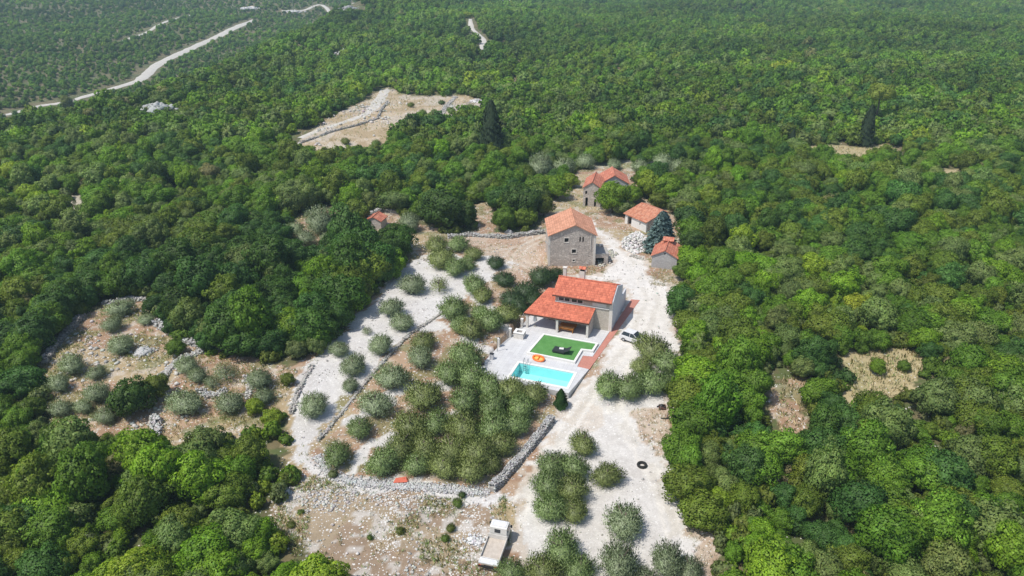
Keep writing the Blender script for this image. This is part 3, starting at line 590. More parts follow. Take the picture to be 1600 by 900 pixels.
tint = tint * (1 + (.55 * (vnoise(fx, fy, 55, 401) - .5) + .5 * (vnoise(fx, fy, 20, 402) - .5)) * (.4 + .6 * sstep(100, 350, fy)))[:, None] * np.array([1.06, 1.16, .92])
tint = np.clip(tint, .012, .38)
inview = (fpx > -15) & (fpx < 1615) & (fpy > -10) & (fpy < 915) & (fd > 5)
size = np.where(inview, fr / fd, 0); order = np.argsort(-size); NBIG = 270; big = order[:NBIG]; rest = np.setdiff1d(np.arange(len(FP)), big)
hsc = rng.uniform(.85, 1.25, len(FP))
# --- the far wood: one object of kind stuff, crowns instanced on points
def forest_stuff(idx):
    axr = rng.uniform(.8, 1.25, len(fx))
    pc = bpy.data.collections.new('tree_forms')
    forms = []
    for k, me in enumerate(OAKS): o = bpy.data.objects.new('form_a%d' % k, me); pc.objects.link(o)
    for k, me in enumerate(FARS): o = bpy.data.objects.new('form_b%d' % k, me); pc.objects.link(o)
    me = bpy.data.meshes.new('forest'); me.vertices.add(len(idx))
    me.vertices.foreach_set('co', np.stack([fx[idx], fy[idx], fz[idx] - .1], 1).astype(np.float32).ravel())
    a = me.attributes.new('tint', 'FLOAT_COLOR', 'POINT'); c = np.ones((len(idx), 4), np.float32); c[:, :3] = tint[idx]; a.data.foreach_set('color', c.ravel())
    a = me.attributes.new('size', 'FLOAT_VECTOR', 'POINT'); a.data.foreach_set('vector', np.stack([fr[idx] * axr[idx], fr[idx] / axr[idx], fr[idx] * hsc[idx]], 1).astype(np.float32).ravel())
    a = me.attributes.new('turn', 'FLOAT_VECTOR', 'POINT'); t = np.zeros((len(idx), 3), np.float32); t[:, 2] = rng.uniform(0, 6.28, len(idx)); t[:, :2] = rng.normal(size=(len(idx), 2)) * .08; a.data.foreach_set('vector', t.ravel())
    a = me.attributes.new('form', 'INT', 'POINT'); fm = np.where(fd[idx] < 190, rng.integers(0, 6, len(idx)), rng.integers(6, 10, len(idx))).astype(np.int32); a.data.foreach_set('value', fm)
    o = link_mesh('forest', me); ng = bpy.data.node_groups.new('forest_scatter', 'GeometryNodeTree')
    ng.interface.new_socket('Geometry', in_out='INPUT', socket_type='NodeSocketGeometry'); ng.interface.new_socket('Geometry', in_out='OUTPUT', socket_type='NodeSocketGeometry')
    N = ng.nodes; gi = N.new('NodeGroupInput'); go = N.new('NodeGroupOutput'); ip = N.new('GeometryNodeInstanceOnPoints'); ci = N.new('GeometryNodeCollectionInfo')
    ci.inputs['Collection'].default_value = pc; ci.inputs['Separate Children'].default_value = True; ci.inputs['Reset Children'].default_value = True
    ip.inputs['Pick Instance'].default_value = True
    def na(nm, t): n = N.new('GeometryNodeInputNamedAttribute'); n.data_type = t; n.inputs['Name'].default_value = nm; return n.outputs['Attribute']
    L = ng.links; L.new(gi.outputs[0], ip.inputs['Points']); L.new(ci.outputs[0], ip.inputs['Instance']); L.new(na('form', 'INT'), ip.inputs['Instance Index'])
    e2r = N.new('FunctionNodeEulerToRotation'); L.new(na('turn', 'FLOAT_VECTOR'), e2r.inputs[0]); L.new(e2r.outputs[0], ip.inputs['Rotation']); L.new(na('size', 'FLOAT_VECTOR'), ip.inputs['Scale'])
    L.new(ip.outputs[0], go.inputs[0]); md = o.modifiers.new('scatter', 'NODES'); md.node_group = ng
    tag(o, kind='stuff'); return o
# low scrub between and under the trees, part of the same wood
sx_ = rng.uniform(-150, 150, 26000); sy_ = rng.uniform(25, 260, 26000); ok = np.ones(26000, bool)
for C in CLEAR: ok &= ~inpoly(sx_, sy_, C)
ok &= (vnoise(sx_, sy_, 6, 501) > .3) & (np.abs(sx_) < .8 * (sy_ + 8) + 20)
for pts, w in ROADS[3:4]: ok &= polydist(sx_, sy_, [tuple(p) for p in pts]) > w
for a_, b_, c_ in KEEP[:len(OLIVE_SPOTS)]: ok &= np.hypot(sx_ - a_, sy_ - b_) > 1
sx_, sy_ = sx_[ok], sy_[ok]; n0 = len(fx); ns = len(sx_); st_ = pick_tones(sx_, sy_)
fx = np.concatenate([fx, sx_]); fy = np.concatenate([fy, sy_]); fz = np.concatenate([fz, H(sx_, sy_) - .1]); fr = np.concatenate([fr, rng.uniform(.45, 1.15, ns)]); hsc = np.concatenate([hsc, rng.uniform(.8, 1.4, ns)])
fd = np.concatenate([fd, np.full(ns, 999.)]); tint = np.concatenate([tint, np.array([TONES[t] for t in TN])[st_] * .95]); ftone = np.concatenate([ftone, st_])
forest_stuff(np.concatenate([rest, np.arange(n0, n0 + ns)]))
# --- trees as things
def words_n(n): return ['first', 'second', 'third', 'fourth', 'fifth', 'sixth', 'seventh', 'eighth', 'ninth', 'tenth', 'eleventh', 'twelfth', 'thirteenth', 'fourteenth', 'fifteenth', 'sixteenth'][n]
def zone(px, py):
    if px < 520 and py > 690 or px < 640 and py > 850:
        if px < 130: return 'at far left ' + ('bottom corner' if py > 800 else 'under the clearing')
        if px < 260: return 'in lower left wood ' + ('near the bottom' if py > 820 else 'under the clearing')
        if px < 400: return 'in wood ' + ('left of rocky ground' if py > 790 else 'below left clearing')
        return 'beside the rocky ground' if py > 770 else 'beside the pale terrace corner'
    if px > 1050 and py > 480:
        row = 'near the bottom edge' if py > 820 else ('level with the tyre' if py > 700 else ('level with the pool' if py > 580 else 'level with the modern house'))
        return ('beside the gravel yard, ' if px < 1190 else ('in the right wood, ' if px < 1400 else 'by the right edge, ')) + row
    if px < 480 and py > 440: return 'in the left clearing' if px > 60 else 'left of the clearing'
    if px < 545 and py < 420: return 'by the upper left ruins'
    if 430 < px < 660 and py < 670 and px < 560: return 'on the pale gravel terrace'
    if 560 <= px < 660 and py < 560: return 'on the pale gravel terrace'
    if py < 400: return 'near the old stone houses'
    if px < 870 and py < 535: return 'in the grove left of the modern house'
    if 540 < px < 860 and 535 <= py < 640: return 'in the grove left of the pool'
    if 500 < px < 850 and 640 <= py < 770: return 'in the lower walled grove'
    if 420 < px < 790 and py >= 740: return 'on the rocky ground'
    if py < 650: return 'between the pool and the right wood'
    return 'in the lower yard right of the truck'
def build_trees():
    L = []
    for t in PLACED: L.append(dict(x=t[0], y=t[1], z=h1(t[0], t[1]), r=t[2], me=t[3], tone=t[4], tint=t[5], sp=t[6], px=t[7], py=t[8], hs=1.0, f=0))
    for i in big:
        L.append(dict(x=fx[i], y=fy[i], z=fz[i], r=fr[i], me=OAKS[i % 6], tone=TN[ftone[i]], tint=tuple(tint[i]), sp='woodland oak', px=fpx[i], py=fpy[i], hs=hsc[i], f=1))
    X = np.array([t['px'] for t in L]); Y = np.array([t['py'] for t in L])
    for k, t in enumerate(L):
        sz = 'large' if t['r'] > 2.7 else ('small' if t['r'] < 1.9 else 'medium')
        dx = X - t['px']; dy = Y - t['py']; c = (dx < -8) & (np.abs(dy) < np.abs(dx)); nb = ''
        if t['f'] and c.any(): j = np.where(c)[0][np.argmin(np.hypot(dx[c], dy[c]))]; nb = ', right of a ' + L[j]['tone'] + ' crown'
        t['lab'] = f"{sz} {t['tone']} {t['sp']} {zone(t['px'], t['py'])}{nb}"
        w = t['lab'].split()
        if len(w) > 11: t['lab'] = f"{sz} {t['tone']} {t['sp']} {zone(t['px'], t['py'])}"
        t['grp'] = {'woodland oak': 'woodland oaks nearest the viewer', 'olive tree': 'olive trees of the groves', 'sparse olive tree': 'sparse olive trees', 'fruit tree': 'dark trees beside the modern house', 'oak tree': 'oaks around the clearings', 'bush': 'bushes on the open ground'}[t['sp']]
    by = {}
    for t in L: by.setdefault(t['lab'], []).append(t)
    for lab, ts in by.items():
        if len(ts) == 1: continue
        ts.sort(key=lambda t: t['px'])
        for k, t in enumerate(ts):
            t['lab'] = f"{lab}, {words_n(k) + ' from left' if 0 < k < len(ts) - 1 else ('leftmost' if k == 0 else 'rightmost')}" if len(ts) <= 17 else lab
    for t in L:
        if len(t['lab'].replace(',', ' ').split()) > 14 and 'from left' in t['lab'] or len(t['lab'].split()) > 15: t['lab'] = t['lab'].replace('woodland oak', 'oak').replace(' crown', '')
        if len(t['lab'].split()) > 16: t['lab'] = t['lab'].split(' ', 1)[1]
    for k, t in enumerate(L):
        nm = {'woodland oak': 'oak_tree', 'olive tree': 'olive_tree', 'sparse olive tree': 'olive_tree', 'fruit tree': 'fruit_tree', 'oak tree': 'oak_tree', 'bush': 'bush'}[t['sp']]
        o = empty(nm, (t['x'], t['y'], t['z'] - .05), random.uniform(0, 6.28)); tag(o, t['lab'], 'bush' if nm == 'bush' else 'tree', t['grp'])
        ax = random.uniform(.86, 1.2); c = link_mesh('crown', t['me'], o); c.scale = (t['r'] * ax, t['r'] / ax, t['r'] * t['hs'] * random.uniform(.88, 1.12)); c['tint'] = [float(v) for v in t['tint']]
        tr = link_mesh('trunk', TRUNKS[k % 4], o); tr.scale = (t['r'], t['r'], t['r'])
build_trees()
def conifer(nm, base, h, r, st, tintc, lab, layers=9):
    x, y = ag(*base); o = empty(nm, (x, y, h1(x, y) - .1)); tag(o, lab, 'tree')
    c = link_mesh('crown', conifer_mesh('crown', int(base[0]), h, r, layers, st), o); c['tint'] = list(tintc)
    MB().tube([(0, 0, -.2), (0, 0, h * .5), (0, 0, h * .93)], [r * .1, r * .07, r * .02], 8).build('trunk', M['bark'], o, smooth=True)
def height_of(base, top):
    x, y = ag(*base); z0 = h1(x, y); lo, hi = 0, 40
    for _ in range(40):
        m = (lo + hi) / 2; lo, hi = (m, hi) if project(x, y, z0 + m)[1] > top[1] else (lo, m)
    return lo, project(x, y, z0)[2]
for nm, b, t, rp, st, c, lab in CONIF:
    h, d = height_of(b, t); conifer('cypress_tree', b, h, rp * d / FOC, st, c, lab)
h, d = height_of((1031, 393), (1031, 331)); conifer('cedar_tree', (1031, 393), h * 1.02, 30 * d / FOC, 'cedar', (.17, .255, .235), 'blue grey cedar rising behind the small grey block shed', 8)
h, d = height_of((876, 637), (876, 607)); conifer('cypress_shrub', (876, 637), h, 12 * d / FOC, 'cypress', (.035, .085, .02), 'clipped deep green evergreen shrub at the near corner of the pool', 6)
def pine():
    x, y = ag(1366, 192); o = empty('pine_tree', (x, y, h1(x, y))); tag(o, 'tall yellowish umbrella pine rising above the far right woods behind the slim cypress', 'tree')
    MB().tube([(0, 0, 0), (.2, 0, 5), (-.1, 0, 9)], [.3, .22, .12], 8).build('trunk', M['bark'], o, smooth=True)
    c = link_mesh('crown', crown_mesh('crown', 99, nclump=26, vert=.75, cz=0), o); c.scale = (3.6, 3.6, 3.4); c.location = (0, 0, 8.6); c['tint'] = [.25, .31, .05]
pine()
def lone():
    x, y = ag(108, 172); o = empty('broadleaf_tree', (x, y, h1(x, y))); tag(o, 'round yellow green tree beside the road at the far left', 'tree')
    c = link_mesh('crown', OAKS[2], o); c.scale = (2.9, 2.9, 3.2); c['tint'] = [.16, .19, .03]; tr = link_mesh('trunk', TRUNKS[0], o); tr.scale = (2.9,) * 3
lone()

# ------------------------------------------------------------------ stones
def stones_mesh(name, P, S, tone=(.62, .60, .57), sink=.25, flat=.7, dark=.0):
    V, F = ICO1; n = len(P); g = rng; out = V[None] * (1 + g.normal(size=(n, len(V), 1)) * .16)
    out = out * (S[:, None, None] * np.array([1, 1, flat]) * g.uniform(.7, 1.25, (n, 1, 3)))
    a = g.uniform(0, 6.28, n); c, s = np.cos(a)[:, None], np.sin(a)[:, None]; x = out[..., 0] * c - out[..., 1] * s; y = out[..., 0] * s + out[..., 1] * c
    out = np.stack([x, y, out[..., 2]], -1) + P[:, None, :] + np.array([0, 0, 1]) * (S * flat * (1 - 2 * sink))[:, None, None]
    me = mesh_np(name, out.reshape(-1, 3), (F[None] + (np.arange(n) * len(V))[:, None, None]).reshape(-1, 3), 3); me.materials.append(M['rock'])
    at_ = me.color_attributes.new('leafvar', 'FLOAT_COLOR', 'POINT'); cc = np.ones((n, len(V), 4), np.float32); cc[..., :3] = np.array(tone) * g.uniform(.62 - dark, 1.12, (n, 1, 1)) * (1 + g.normal(size=(n, 1, 3)) * .03); at_.data.foreach_set('color', cc.ravel())
    return me
def scatter_in(poly, n, dens=None):
    P = np.array(poly); lo, hi = P.min(0), P.max(0); q = rng.uniform(lo, hi, (n * 4, 2)); ok = inpoly(q[:, 0], q[:, 1], poly)
    if dens is not None: ok &= rng.random(len(q)) < dens(q[:, 0], q[:, 1])
    q = q[ok][:n]; return q
def lay(q): return np.stack([q[:, 0], q[:, 1], H(q[:, 0], q[:, 1])], 1)
def stuff(name, me): o = link_mesh(name, me); tag(o, kind='stuff'); return o
q = scatter_in(ROCKY, 4200, lambda x, y: np.clip(4.5 * (.6 * vnoise(x, y, 4.5, 201) + .4 * vnoise(x, y, 1.3, 202) - .52), .03, 1)); stuff('scattered_rocks', stones_mesh('scattered_rocks', lay(q), .035 + .17 * rng.random(len(q)) ** 4.5, (.68, .66, .62)))
def along(P, n, w, bias=0):
    P = np.array(P); seg = np.linalg.norm(np.diff(P, axis=0), axis=1); cum = np.concatenate([[0], np.cumsum(seg)]); s = rng.random(n) * cum[-1]; k = np.clip(np.searchsorted(cum, s) - 1, 0, len(seg) - 1)
    f = ((s - cum[k]) / seg[k])[:, None]; p = P[k] + (P[k + 1] - P[k]) * f; d = (P[k + 1] - P[k]) / seg[k][:, None]; nrm = np.stack([-d[:, 1], d[:, 0]], 1); off = (rng.normal(size=n) * w * .45 + bias)[:, None]
    return p + nrm * off, cum[-1]
BANK = agp([(496, 712), (515, 742), (560, 755), (640, 760), (700, 765), (765, 770)])
q, L = along(BANK, 3800, .8); stuff('rubble_bank', stones_mesh('rubble_bank', lay(q) + [0, 0, .05], .04 + .11 * rng.random(len(q)) ** 2, (.64, .64, .63)))
BANK2 = agp([(500, 745), (540, 775), (600, 790), (700, 790), (770, 785)]); q, L = along(BANK2, 380, 2.0); stuff('rubble_slope', stones_mesh('rubble_slope', lay(q), .04 + .15 * rng.random(len(q)) ** 3, (.7, .68, .64)))
for nm, P, n, smax in (('clearing_stones', LEFT, 1300, .3), ('yard_stones', YARD, 420, .06), ('terrace_stones', TERR, 1400, .07), ('grove_stones', MAIN, 3500, .16)):
    q = scatter_in(P, n, lambda x, y: np.clip(2.4 * (vnoise(x, y, 4, 211) - .42), .03, 1)); lx = (q[:, 0] - HA[0]) * HC + (q[:, 1] - HA[1]) * HS; ly = -(q[:, 0] - HA[0]) * HS + (q[:, 1] - HA[1]) * HC
    q = q[~((lx > -14.6) & (lx < 2.2) & (ly > -17.5) & (ly < 11.5))]; stuff(nm, stones_mesh(nm, lay(q), .035 + smax * rng.random(len(q)) ** 3, (.64, .62, .58)))
q = scatter_in(agp([(972, 375), (995, 362), (1012, 372), (1010, 392), (990, 398), (972, 388)]), 900); dd = np.hypot(q[:, 0] - q[:, 0].mean(), q[:, 1] - q[:, 1].mean())
stuff('rubble_heap', stones_mesh('rubble_heap', lay(q) + np.stack([0 * dd, 0 * dd, np.maximum(0, .9 - dd * .25) * rng.random(len(q))], 1), .1 + .22 * rng.random(len(q)) ** 2, (.82, .80, .76)))
q = scatter_in(agp([(935, 385), (965, 395), (955, 412), (935, 420)]), 260); stuff('broken_stone', stones_mesh('broken_stone', lay(q), .08 + .25 * rng.random(len(q)) ** 2, (.6, .58, .5)))
q = scatter_in(TOPC, 600, lambda x, y: np.clip(3 * (vnoise(x, y, 9, 231) - .5), .02, 1)); stuff('upper_clearing_stones', stones_mesh('upper_clearing_stones', lay(q), .12 + .5 * rng.random(len(q)) ** 3, (.66, .63, .58)))
def dry_wall(px, w, h, lab, tone=(.56, .55, .52), dens=26, closed=False, core=True, smin=.07, smax=.21):
    P = agp(px); q, L = along(P, 10, .1); x0, y0 = P[0]; z0 = h1(x0, y0); o = empty('dry_stone_wall', (x0, y0, z0)); tag(o, lab, 'stone wall', 'dry stone walls')
    n = int(L * dens * (h + w)); q, _ = along(P, n, .01); nz = rng.random(n); side = rng.choice([-1, 1], n); Pn = np.array(P)
    seg = np.linalg.norm(np.diff(Pn, axis=0), axis=1); cum = np.concatenate([[0], np.cumsum(seg)]); s = rng.random(n) * cum[-1]; k = np.clip(np.searchsorted(cum, s) - 1, 0, len(seg) - 1); f = ((s - cum[k]) / seg[k])[:, None]
    p = Pn[k] + (Pn[k + 1] - Pn[k]) * f; d = (Pn[k + 1] - Pn[k]) / seg[k][:, None]; nr = np.stack([-d[:, 1], d[:, 0]], 1); top = rng.random(n) < w / (w + h * 1.3)
    hh = h * (.55 + .65 * vnoise(s, s * 0, 2.2, 301) * (.6 + .8 * vnoise(s, s * 0, .7, 302))); off = np.where(top, rng.uniform(-.5, .5, n) * w, side * w * (.5 + .25 * (1 - nz) * rng.random(n) + .2 * (vnoise(s, s * 0, 1.6, 303) - .5))); z = np.where(top, hh, nz * hh)
    p = p + nr * off[:, None]; zz = H(p[:, 0], p[:, 1]) + z - .12; pts = np.stack([p[:, 0] - x0, p[:, 1] - y0, zz - z0], 1)
    if core:
        mb = MB(); m = max(2, int(L / 1.0)); prev = None; ss = np.linspace(0, cum[-1], m + 1); kk = np.clip(np.searchsorted(cum, ss) - 1, 0, len(seg) - 1); ff = ((ss - cum[kk]) / seg[kk])[:, None]; cp = Pn[kk] + (Pn[kk + 1] - Pn[kk]) * ff; dv = (Pn[kk + 1] - Pn[kk]) / seg[kk][:, None]
        for i in range(m + 1):
            nx, ny = -dv[i, 1], dv[i, 0]; hz = h1(*cp[i]) - z0; row = len(mb.v)
            for sx, zt in ((-.5, -.3), (-.36, h * .52), (.36, h * .52), (.5, -.3)): mb.v.append((cp[i, 0] - x0 + nx * w * sx, cp[i, 1] - y0 + ny * w * sx, hz + zt))
            if prev is not None:
                for j in range(3): mb.f.append((prev + j, prev + j + 1, row + j + 1, row + j))
            prev = row
        mb.f.append((0, 1, 2, 3)); mb.f.append((prev + 3, prev + 2, prev + 1, prev)); mb.build('rubble_core', M['concrete'], o)
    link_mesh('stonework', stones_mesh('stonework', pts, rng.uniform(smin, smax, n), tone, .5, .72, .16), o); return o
dry_wall([(768, 768), (790, 745), (815, 715), (840, 685), (862, 658)], .75, .95, 'long straight pale rubble wall between the lower grove and the gravel yard', (.60, .59, .58), 75, smin=.05, smax=.13)
dry_wall([(700, 372), (735, 368), (790, 372), (850, 364)], .9, .7, 'low tumbled stone wall along the far side of the dirt yard')
dry_wall([(245, 505), (275, 522), (300, 535), (345, 548)], 1.3, .7, 'pale tumbled wall along the wood edge above the left clearing', (.66, .66, .64))
dry_wall([(330, 545), (290, 560), (262, 580), (248, 600)], .9, .6, 'low pale stone wall crossing the middle of the left clearing', (.62, .61, .58))
dry_wall([(242, 655), (246, 672), (243, 690)], .9, .9, 'short bright wall end below the left clearing', (.72, .71, .68))
dry_wall([(160, 478), (190, 470), (240, 467)], 1.0, .6, 'ruined wall at the top edge of the left clearing', (.62, .61, .6))
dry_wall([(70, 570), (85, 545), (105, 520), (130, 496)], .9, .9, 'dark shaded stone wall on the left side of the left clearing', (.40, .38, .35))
dry_wall([(310, 612), (330, 620), (355, 612)], .9, .5, 'curved scrap of wall around an olive in the left clearing', (.6, .59, .57))
dry_wall([(385, 590), (392, 605), (388, 622)], .7, .45, 'stub of low wall among olives near the terrace edge', (.6, .58, .55))
dry_wall([(515, 500), (545, 490), (590, 452), (625, 425)], .5, .3, 'low stone kerb at the wood edge above the gravel terrace', (.55, .53, .49), 18)
dry_wall([(455, 648), (462, 622), (474, 595), (488, 572)], .5, .4, 'low stone edging on the left side of the gravel terrace', (.55, .53, .49), 20)
dry_wall([(496, 690), (522, 660), (560, 612), (604, 560), (640, 523), (690, 490)], .4, .35, 'long curved stone edging between the gravel terrace and the grove', (.56, .54, .5), 18)
dry_wall([(620, 372), (636, 378), (640, 390)], .8, 1.0, 'pale ruined wall right of the small red roofed hut', (.66, .65, .62))
dry_wall([(565, 342), (600, 330), (640, 336)], .7, 1.0, 'ruined wall running behind the small red roofed hut', (.58, .56, .53))
dry_wall([(516, 352), (521, 368), (516, 380)], .9, .7, 'pale wall fragment between olives and the ruins at upper left', (.66, .65, .62))
dry_wall([(470, 224), (520, 206), (560, 196), (590, 186), (606, 160)], .5, .7, 'retaining wall along the pale road in the brown upper clearing', (.5, .49, .47), 10)
dry_wall([(672, 186), (690, 180), (706, 158), (712, 152)], 1.4, .5, 'broad pale stone heap at the right side of the upper clearing', (.66, .63, .60), 8)
dry_wall([(985, 400), (1005, 405)], .7, .25, 'last stones of a collapsed wall by the rubble heap', (.6, .57, .5))
def boulder(px, r, flat, lab, tone=(.66, .65, .63), n=7):
    x, y = ag(*px); o = empty('rock_outcrop', (x, y, h1(x, y))); tag(o, lab, 'rock', 'pale rock outcrops'); V, F = ICO2
    nn = sum((np.sin(V @ rng.normal(size=3) * f + rng.random() * 6) * a) for f, a in ((3, .16), (6, .10), (11, .08), (19, .07), (31, .05))); W = V * (1 + nn[:, None]) * [r * .72, r * .58, r * flat * .8]
    me = mesh_np('rock', W, F, 3); me.materials.append(M['rock']); a = me.color_attributes.new('leafvar', 'FLOAT_COLOR', 'POINT'); c = np.ones((len(V), 4), np.float32); c[:, :3] = tone; a.data.foreach_set('color', c.ravel()); link_mesh('rock', me, o)
    k = 130; p = np.stack([rng.normal(size=k) * r * .45, rng.normal(size=k) * r * .38, np.zeros(k)], 1); p[:, 2] = r * flat * .85 * np.exp(-((p[:, 0] / (r * .7)) ** 2 + (p[:, 1] / (r * .6)) ** 2) * 1.2) * rng.uniform(.5, 1, k); link_mesh('loose_rock', stones_mesh('loose_rock', p, r * rng.uniform(.05, .16, k), tone), o)['kind'] = 'stuff'
boulder((245, 173), 6.8, .34, 'long grey domed rock heap among bushes at upper left', (.50, .52, .50))
boulder((540, 84), 5, .45, 'pale cliff patch on the far hill left of centre', (.6, .6, .58)); boulder((545, 14), 5, .5, 'pale cliff on the far hill crest near the top', (.42, .43, .42)); boulder((826, 184), 1.8, 1.1, 'upright white rock among bushes right of the big cypress')
boulder((392, 14), 9, .2, 'white quarried patch on the far valley side, leftmost near the top', (.75, .74, .72)); boulder((458, 19), 8, .2, 'white quarried patch on the far valley side, by the far road', (.72, .71, .69)); boulder((555, 37), 4, .4, 'small pale cliff below the far hill crest', (.55, .56, .54))
boulder((745, 160), 3.0, .4, 'white rock at the far right end of the upper clearing', (.74, .72, .7)); boulder((628, 214), 2.2, .5, 'white rock pile at the near right of the upper clearing', (.74, .72, .7)); boulder((1146, 314), .9, 1.2, 'small white upright stone in the right woods')
boulder((225, 552), 1.5, .6, 'grey outcrop in the middle of the left clearing', (.55, .55, .54)); boulder((742, 845), .95, .3, 'flat white boulder left of the parked truck', (.8, .8, .8)); boulder((668, 405), 1.0, .6, 'pale boulder at the top of the gravel terrace', (.66, .62, .55)); boulder((100, 180), 2.6, .4, 'pale rock below the round tree at far left', (.6, .6, .58))
boulder((795, 364), .9, .8, 'grey boulder on the wall beyond the dirt yard', (.45, .45, .45)); boulder((445, 770), .8, .7, 'grey rock at the wood edge left of the rocky ground', (.62, .63, .62))

# dry grass and weeds
def grass(name, Q, hmin, hmax, cols, per=7):
    n = len(Q) * per; P = np.repeat(lay(Q), per, 0) + np.concatenate([rng.normal(size=(n, 2)) * .12, np.zeros((n, 1))], 1); L = rng.uniform(hmin, hmax, n) / 2
    U = unit(rng.normal(size=(n, 3)) * .45 + [0, 0, 1]); P = P + U * L[:, None]; f = unit(np.cross(U, rng.normal(size=(n, 3)))); c = np.array(cols)[np.repeat(rng.integers(0, len(cols), len(Q)), per)] * rng.uniform(.75, 1.2, (n, 1))
    me = cards(P, f, U, L, L * .16, name, M['straw'], c, unit(U + f * .2)); o = stuff(name, me); o['tint'] = [1.0, 1.0, 1.0]
CG = [(.56, .46, .26), (.46, .40, .20), (.24, .29, .10), (.60, .50, .32), (.20, .27, .09)]
q = scatter_in(MAIN, 5200, lambda x, y: np.clip(2.5 * (vnoise(x, y, 3, 221) - .4), .02, 1) * (~(inpoly(x, y, YARD) | inpoly(x, y, TERR)) + .012)); lx = (q[:, 0] - HA[0]) * HC + (q[:, 1] - HA[1]) * HS; ly = -(q[:, 0] - HA[0]) * HS + (q[:, 1] - HA[1]) * HC
grass('dry_grass', q[~((lx > -14.6) & (lx < 2.2) & (ly > -17.5) & (ly < 11.5))], .12, .4, CG)
q = scatter_in(ROCKY, 1800, lambda x, y: np.clip(4 * (vnoise(x, y, 3.6, 225) - .5), .02, 1)); grass('rocky_ground_weeds', q, .15, .5, CG + [(.16, .27, .07), (.20, .30, .08)], 8)
grass('clearing_grass', scatter_in(LEFT, 3400, lambda x, y: np.clip(2.5 * (vnoise(x, y, 4, 222) - .35), .05, 1)), .15, .5, CG)
grass('upper_grass', np.concatenate([scatter_in(TOPC, 1200), scatter_in(RA, 500), scatter_in(RB, 200), scatter_in(RC, 400), scatter_in(ULS, 500)]), .2, .7, CG, 5)
grass('yard_weeds', np.concatenate([scatter_in(agp([(1018, 425), (1060, 430), (1056, 450), (1015, 445)]), 260), scatter_in(SCRAPE, 220), scatter_in(SCRAPE2, 260), scatter_in(agp([(925, 415), (950, 415), (945, 428), (900, 430)]), 120)]), .1, .38, [(.60, .48, .36), (.62, .52, .40), (.40, .38, .22), (.3, .34, .16)], 7)
# ------------------------------------------------------------------ the air
def haze():
    mb = MB(); mb.box(-1560, 1560, -300, 1960, float(min(H(GX, GX * 0 + 900).min(), H(GX, GX * 0 + 300).min())) - 60, 110)
    m = bpy.data.materials.new('air'); m.use_nodes = True; nt = m.node_tree; nt.nodes.clear(); v = nt.nodes.new('ShaderNodeVolumePrincipled'); o = nt.nodes.new('ShaderNodeOutputMaterial')
    v.inputs['Color'].default_value = (.62, .88, 1.0, 1); v.inputs['Density'].default_value = 0.00030; v.inputs['Anisotropy'].default_value = .1; nt.links.new(v.outputs[0], o.inputs['Volume'])
    tag(mb.build('haze', m), kind='stuff')
haze()

# ------------------------------------------------------------------ terrace, pool, lawn, paths (frame of the modern house)
def hobj(mb, name, mat, kind=None, bevel=0):
    o = mb.build(name, mat, bevel=bevel); o.location = (*HA, 0); o.rotation_euler = (0, 0, HTH)
    if kind: tag(o, kind=kind)
    return o
def hempty(name, lx, ly, z=0.0, rz=0.0): return empty(name, (*hw(lx, ly), z), HTH + rz)
DZ = .08
POOL = [(-9.25, -15.75), (-1.85, -15.75), (-1.85, -12.35), (-9.25, -12.35)]
mb = MB(); mb.wall([(-14.0, -16.9), (-1.25, -16.9), (-.3, -10.75), (-1.9, -10.62), (-1.9, -7.7), (-.62, -7.5), (-.02, .35), (-9.5, .35), (-9.5, 2.6), (-12.1, 2.6), (-12.35, -3.2), (-13.35, -9.3)], [POOL], -1.9, 1.9 + DZ)
mb.xf(lambda x, y, z: (x, z, y)); hobj(mb, 'pool_deck', M['paving'], 'structure')
mb = MB(); mb.prism([(-1.88, -10.6), (-.25, -10.72), (2.05, 11.2), (.75, 11.0), (.02, .4), (-.58, -7.45), (-1.88, -7.68)], -1.2, .045); hobj(mb, 'red_brick_path', M['redpave'], 'structure')
LAWN = [(-8.75, -9.75), (-2.6, -9.85), (-2.5, -6.55), (-1.05, -6.35), (-.95, -4.6), (-8.3, -4.6)]
def offset_poly(P, d):
    n = len(P); out = []
    for i in range(n):
        a, b, c = Vector(P[i - 1]), Vector(P[i]), Vector(P[(i + 1) % n]); e1 = (b - a).normalized(); e2 = (c - b).normalized(); n1 = Vector((e1.y, -e1.x)); n2 = Vector((e2.y, -e2.x)); m = (n1 + n2); m = m / m.dot(n1)
        out.append(tuple(b + m * d))
    return out
mb = MB(); mb.prism(LAWN, DZ - .05, DZ + .24); hobj(mb, 'artificial_lawn', M['turf'], 'structure')
mb = MB(); mb.wall(offset_poly(LAWN, .30), [offset_poly(LAWN, .004)], DZ - .05, .37); mb.xf(lambda x, y, z: (x, z, y)); o = hobj(mb, 'lawn_kerb', M['coping'], 'structure')
# pool
pool = hempty('swimming_pool', -5.5, -14); tag(pool, 'rectangular turquoise swimming pool with white coping in the paved terrace', 'swimming pool')
def pl(mb): return mb.xf(lambda x, y, z: (x + 5.5, y + 14, z))
mb = MB(); x0, x1, y0, y1 = -9.25, -1.85, -15.75, -12.35
mb.quad((x0, y0, -1.35), (x1, y0, -1.35), (x1, y1, -1.35), (x0, y1, -1.35)); mb.quad((x0 + .01, y0, 0.03), (x0 + .01, y0, -1.35), (x0 + .01, y1, -1.35), (x0 + .01, y1, .03)); mb.quad((x1 - .01, y0, .03), (x1 - .01, y1, .03), (x1 - .01, y1, -1.35), (x1 - .01, y0, -1.35))
mb.quad((x0, y0 + .01, .03), (x1, y0 + .01, .03), (x1, y0 + .01, -1.35), (x0, y0 + .01, -1.35)); mb.quad((x0, y1 - .01, .03), (x0, y1 - .01, -1.35), (x1, y1 - .01, -1.35), (x1, y1 - .01, .03)); pl(mb).build('basin', M['basin'], pool)
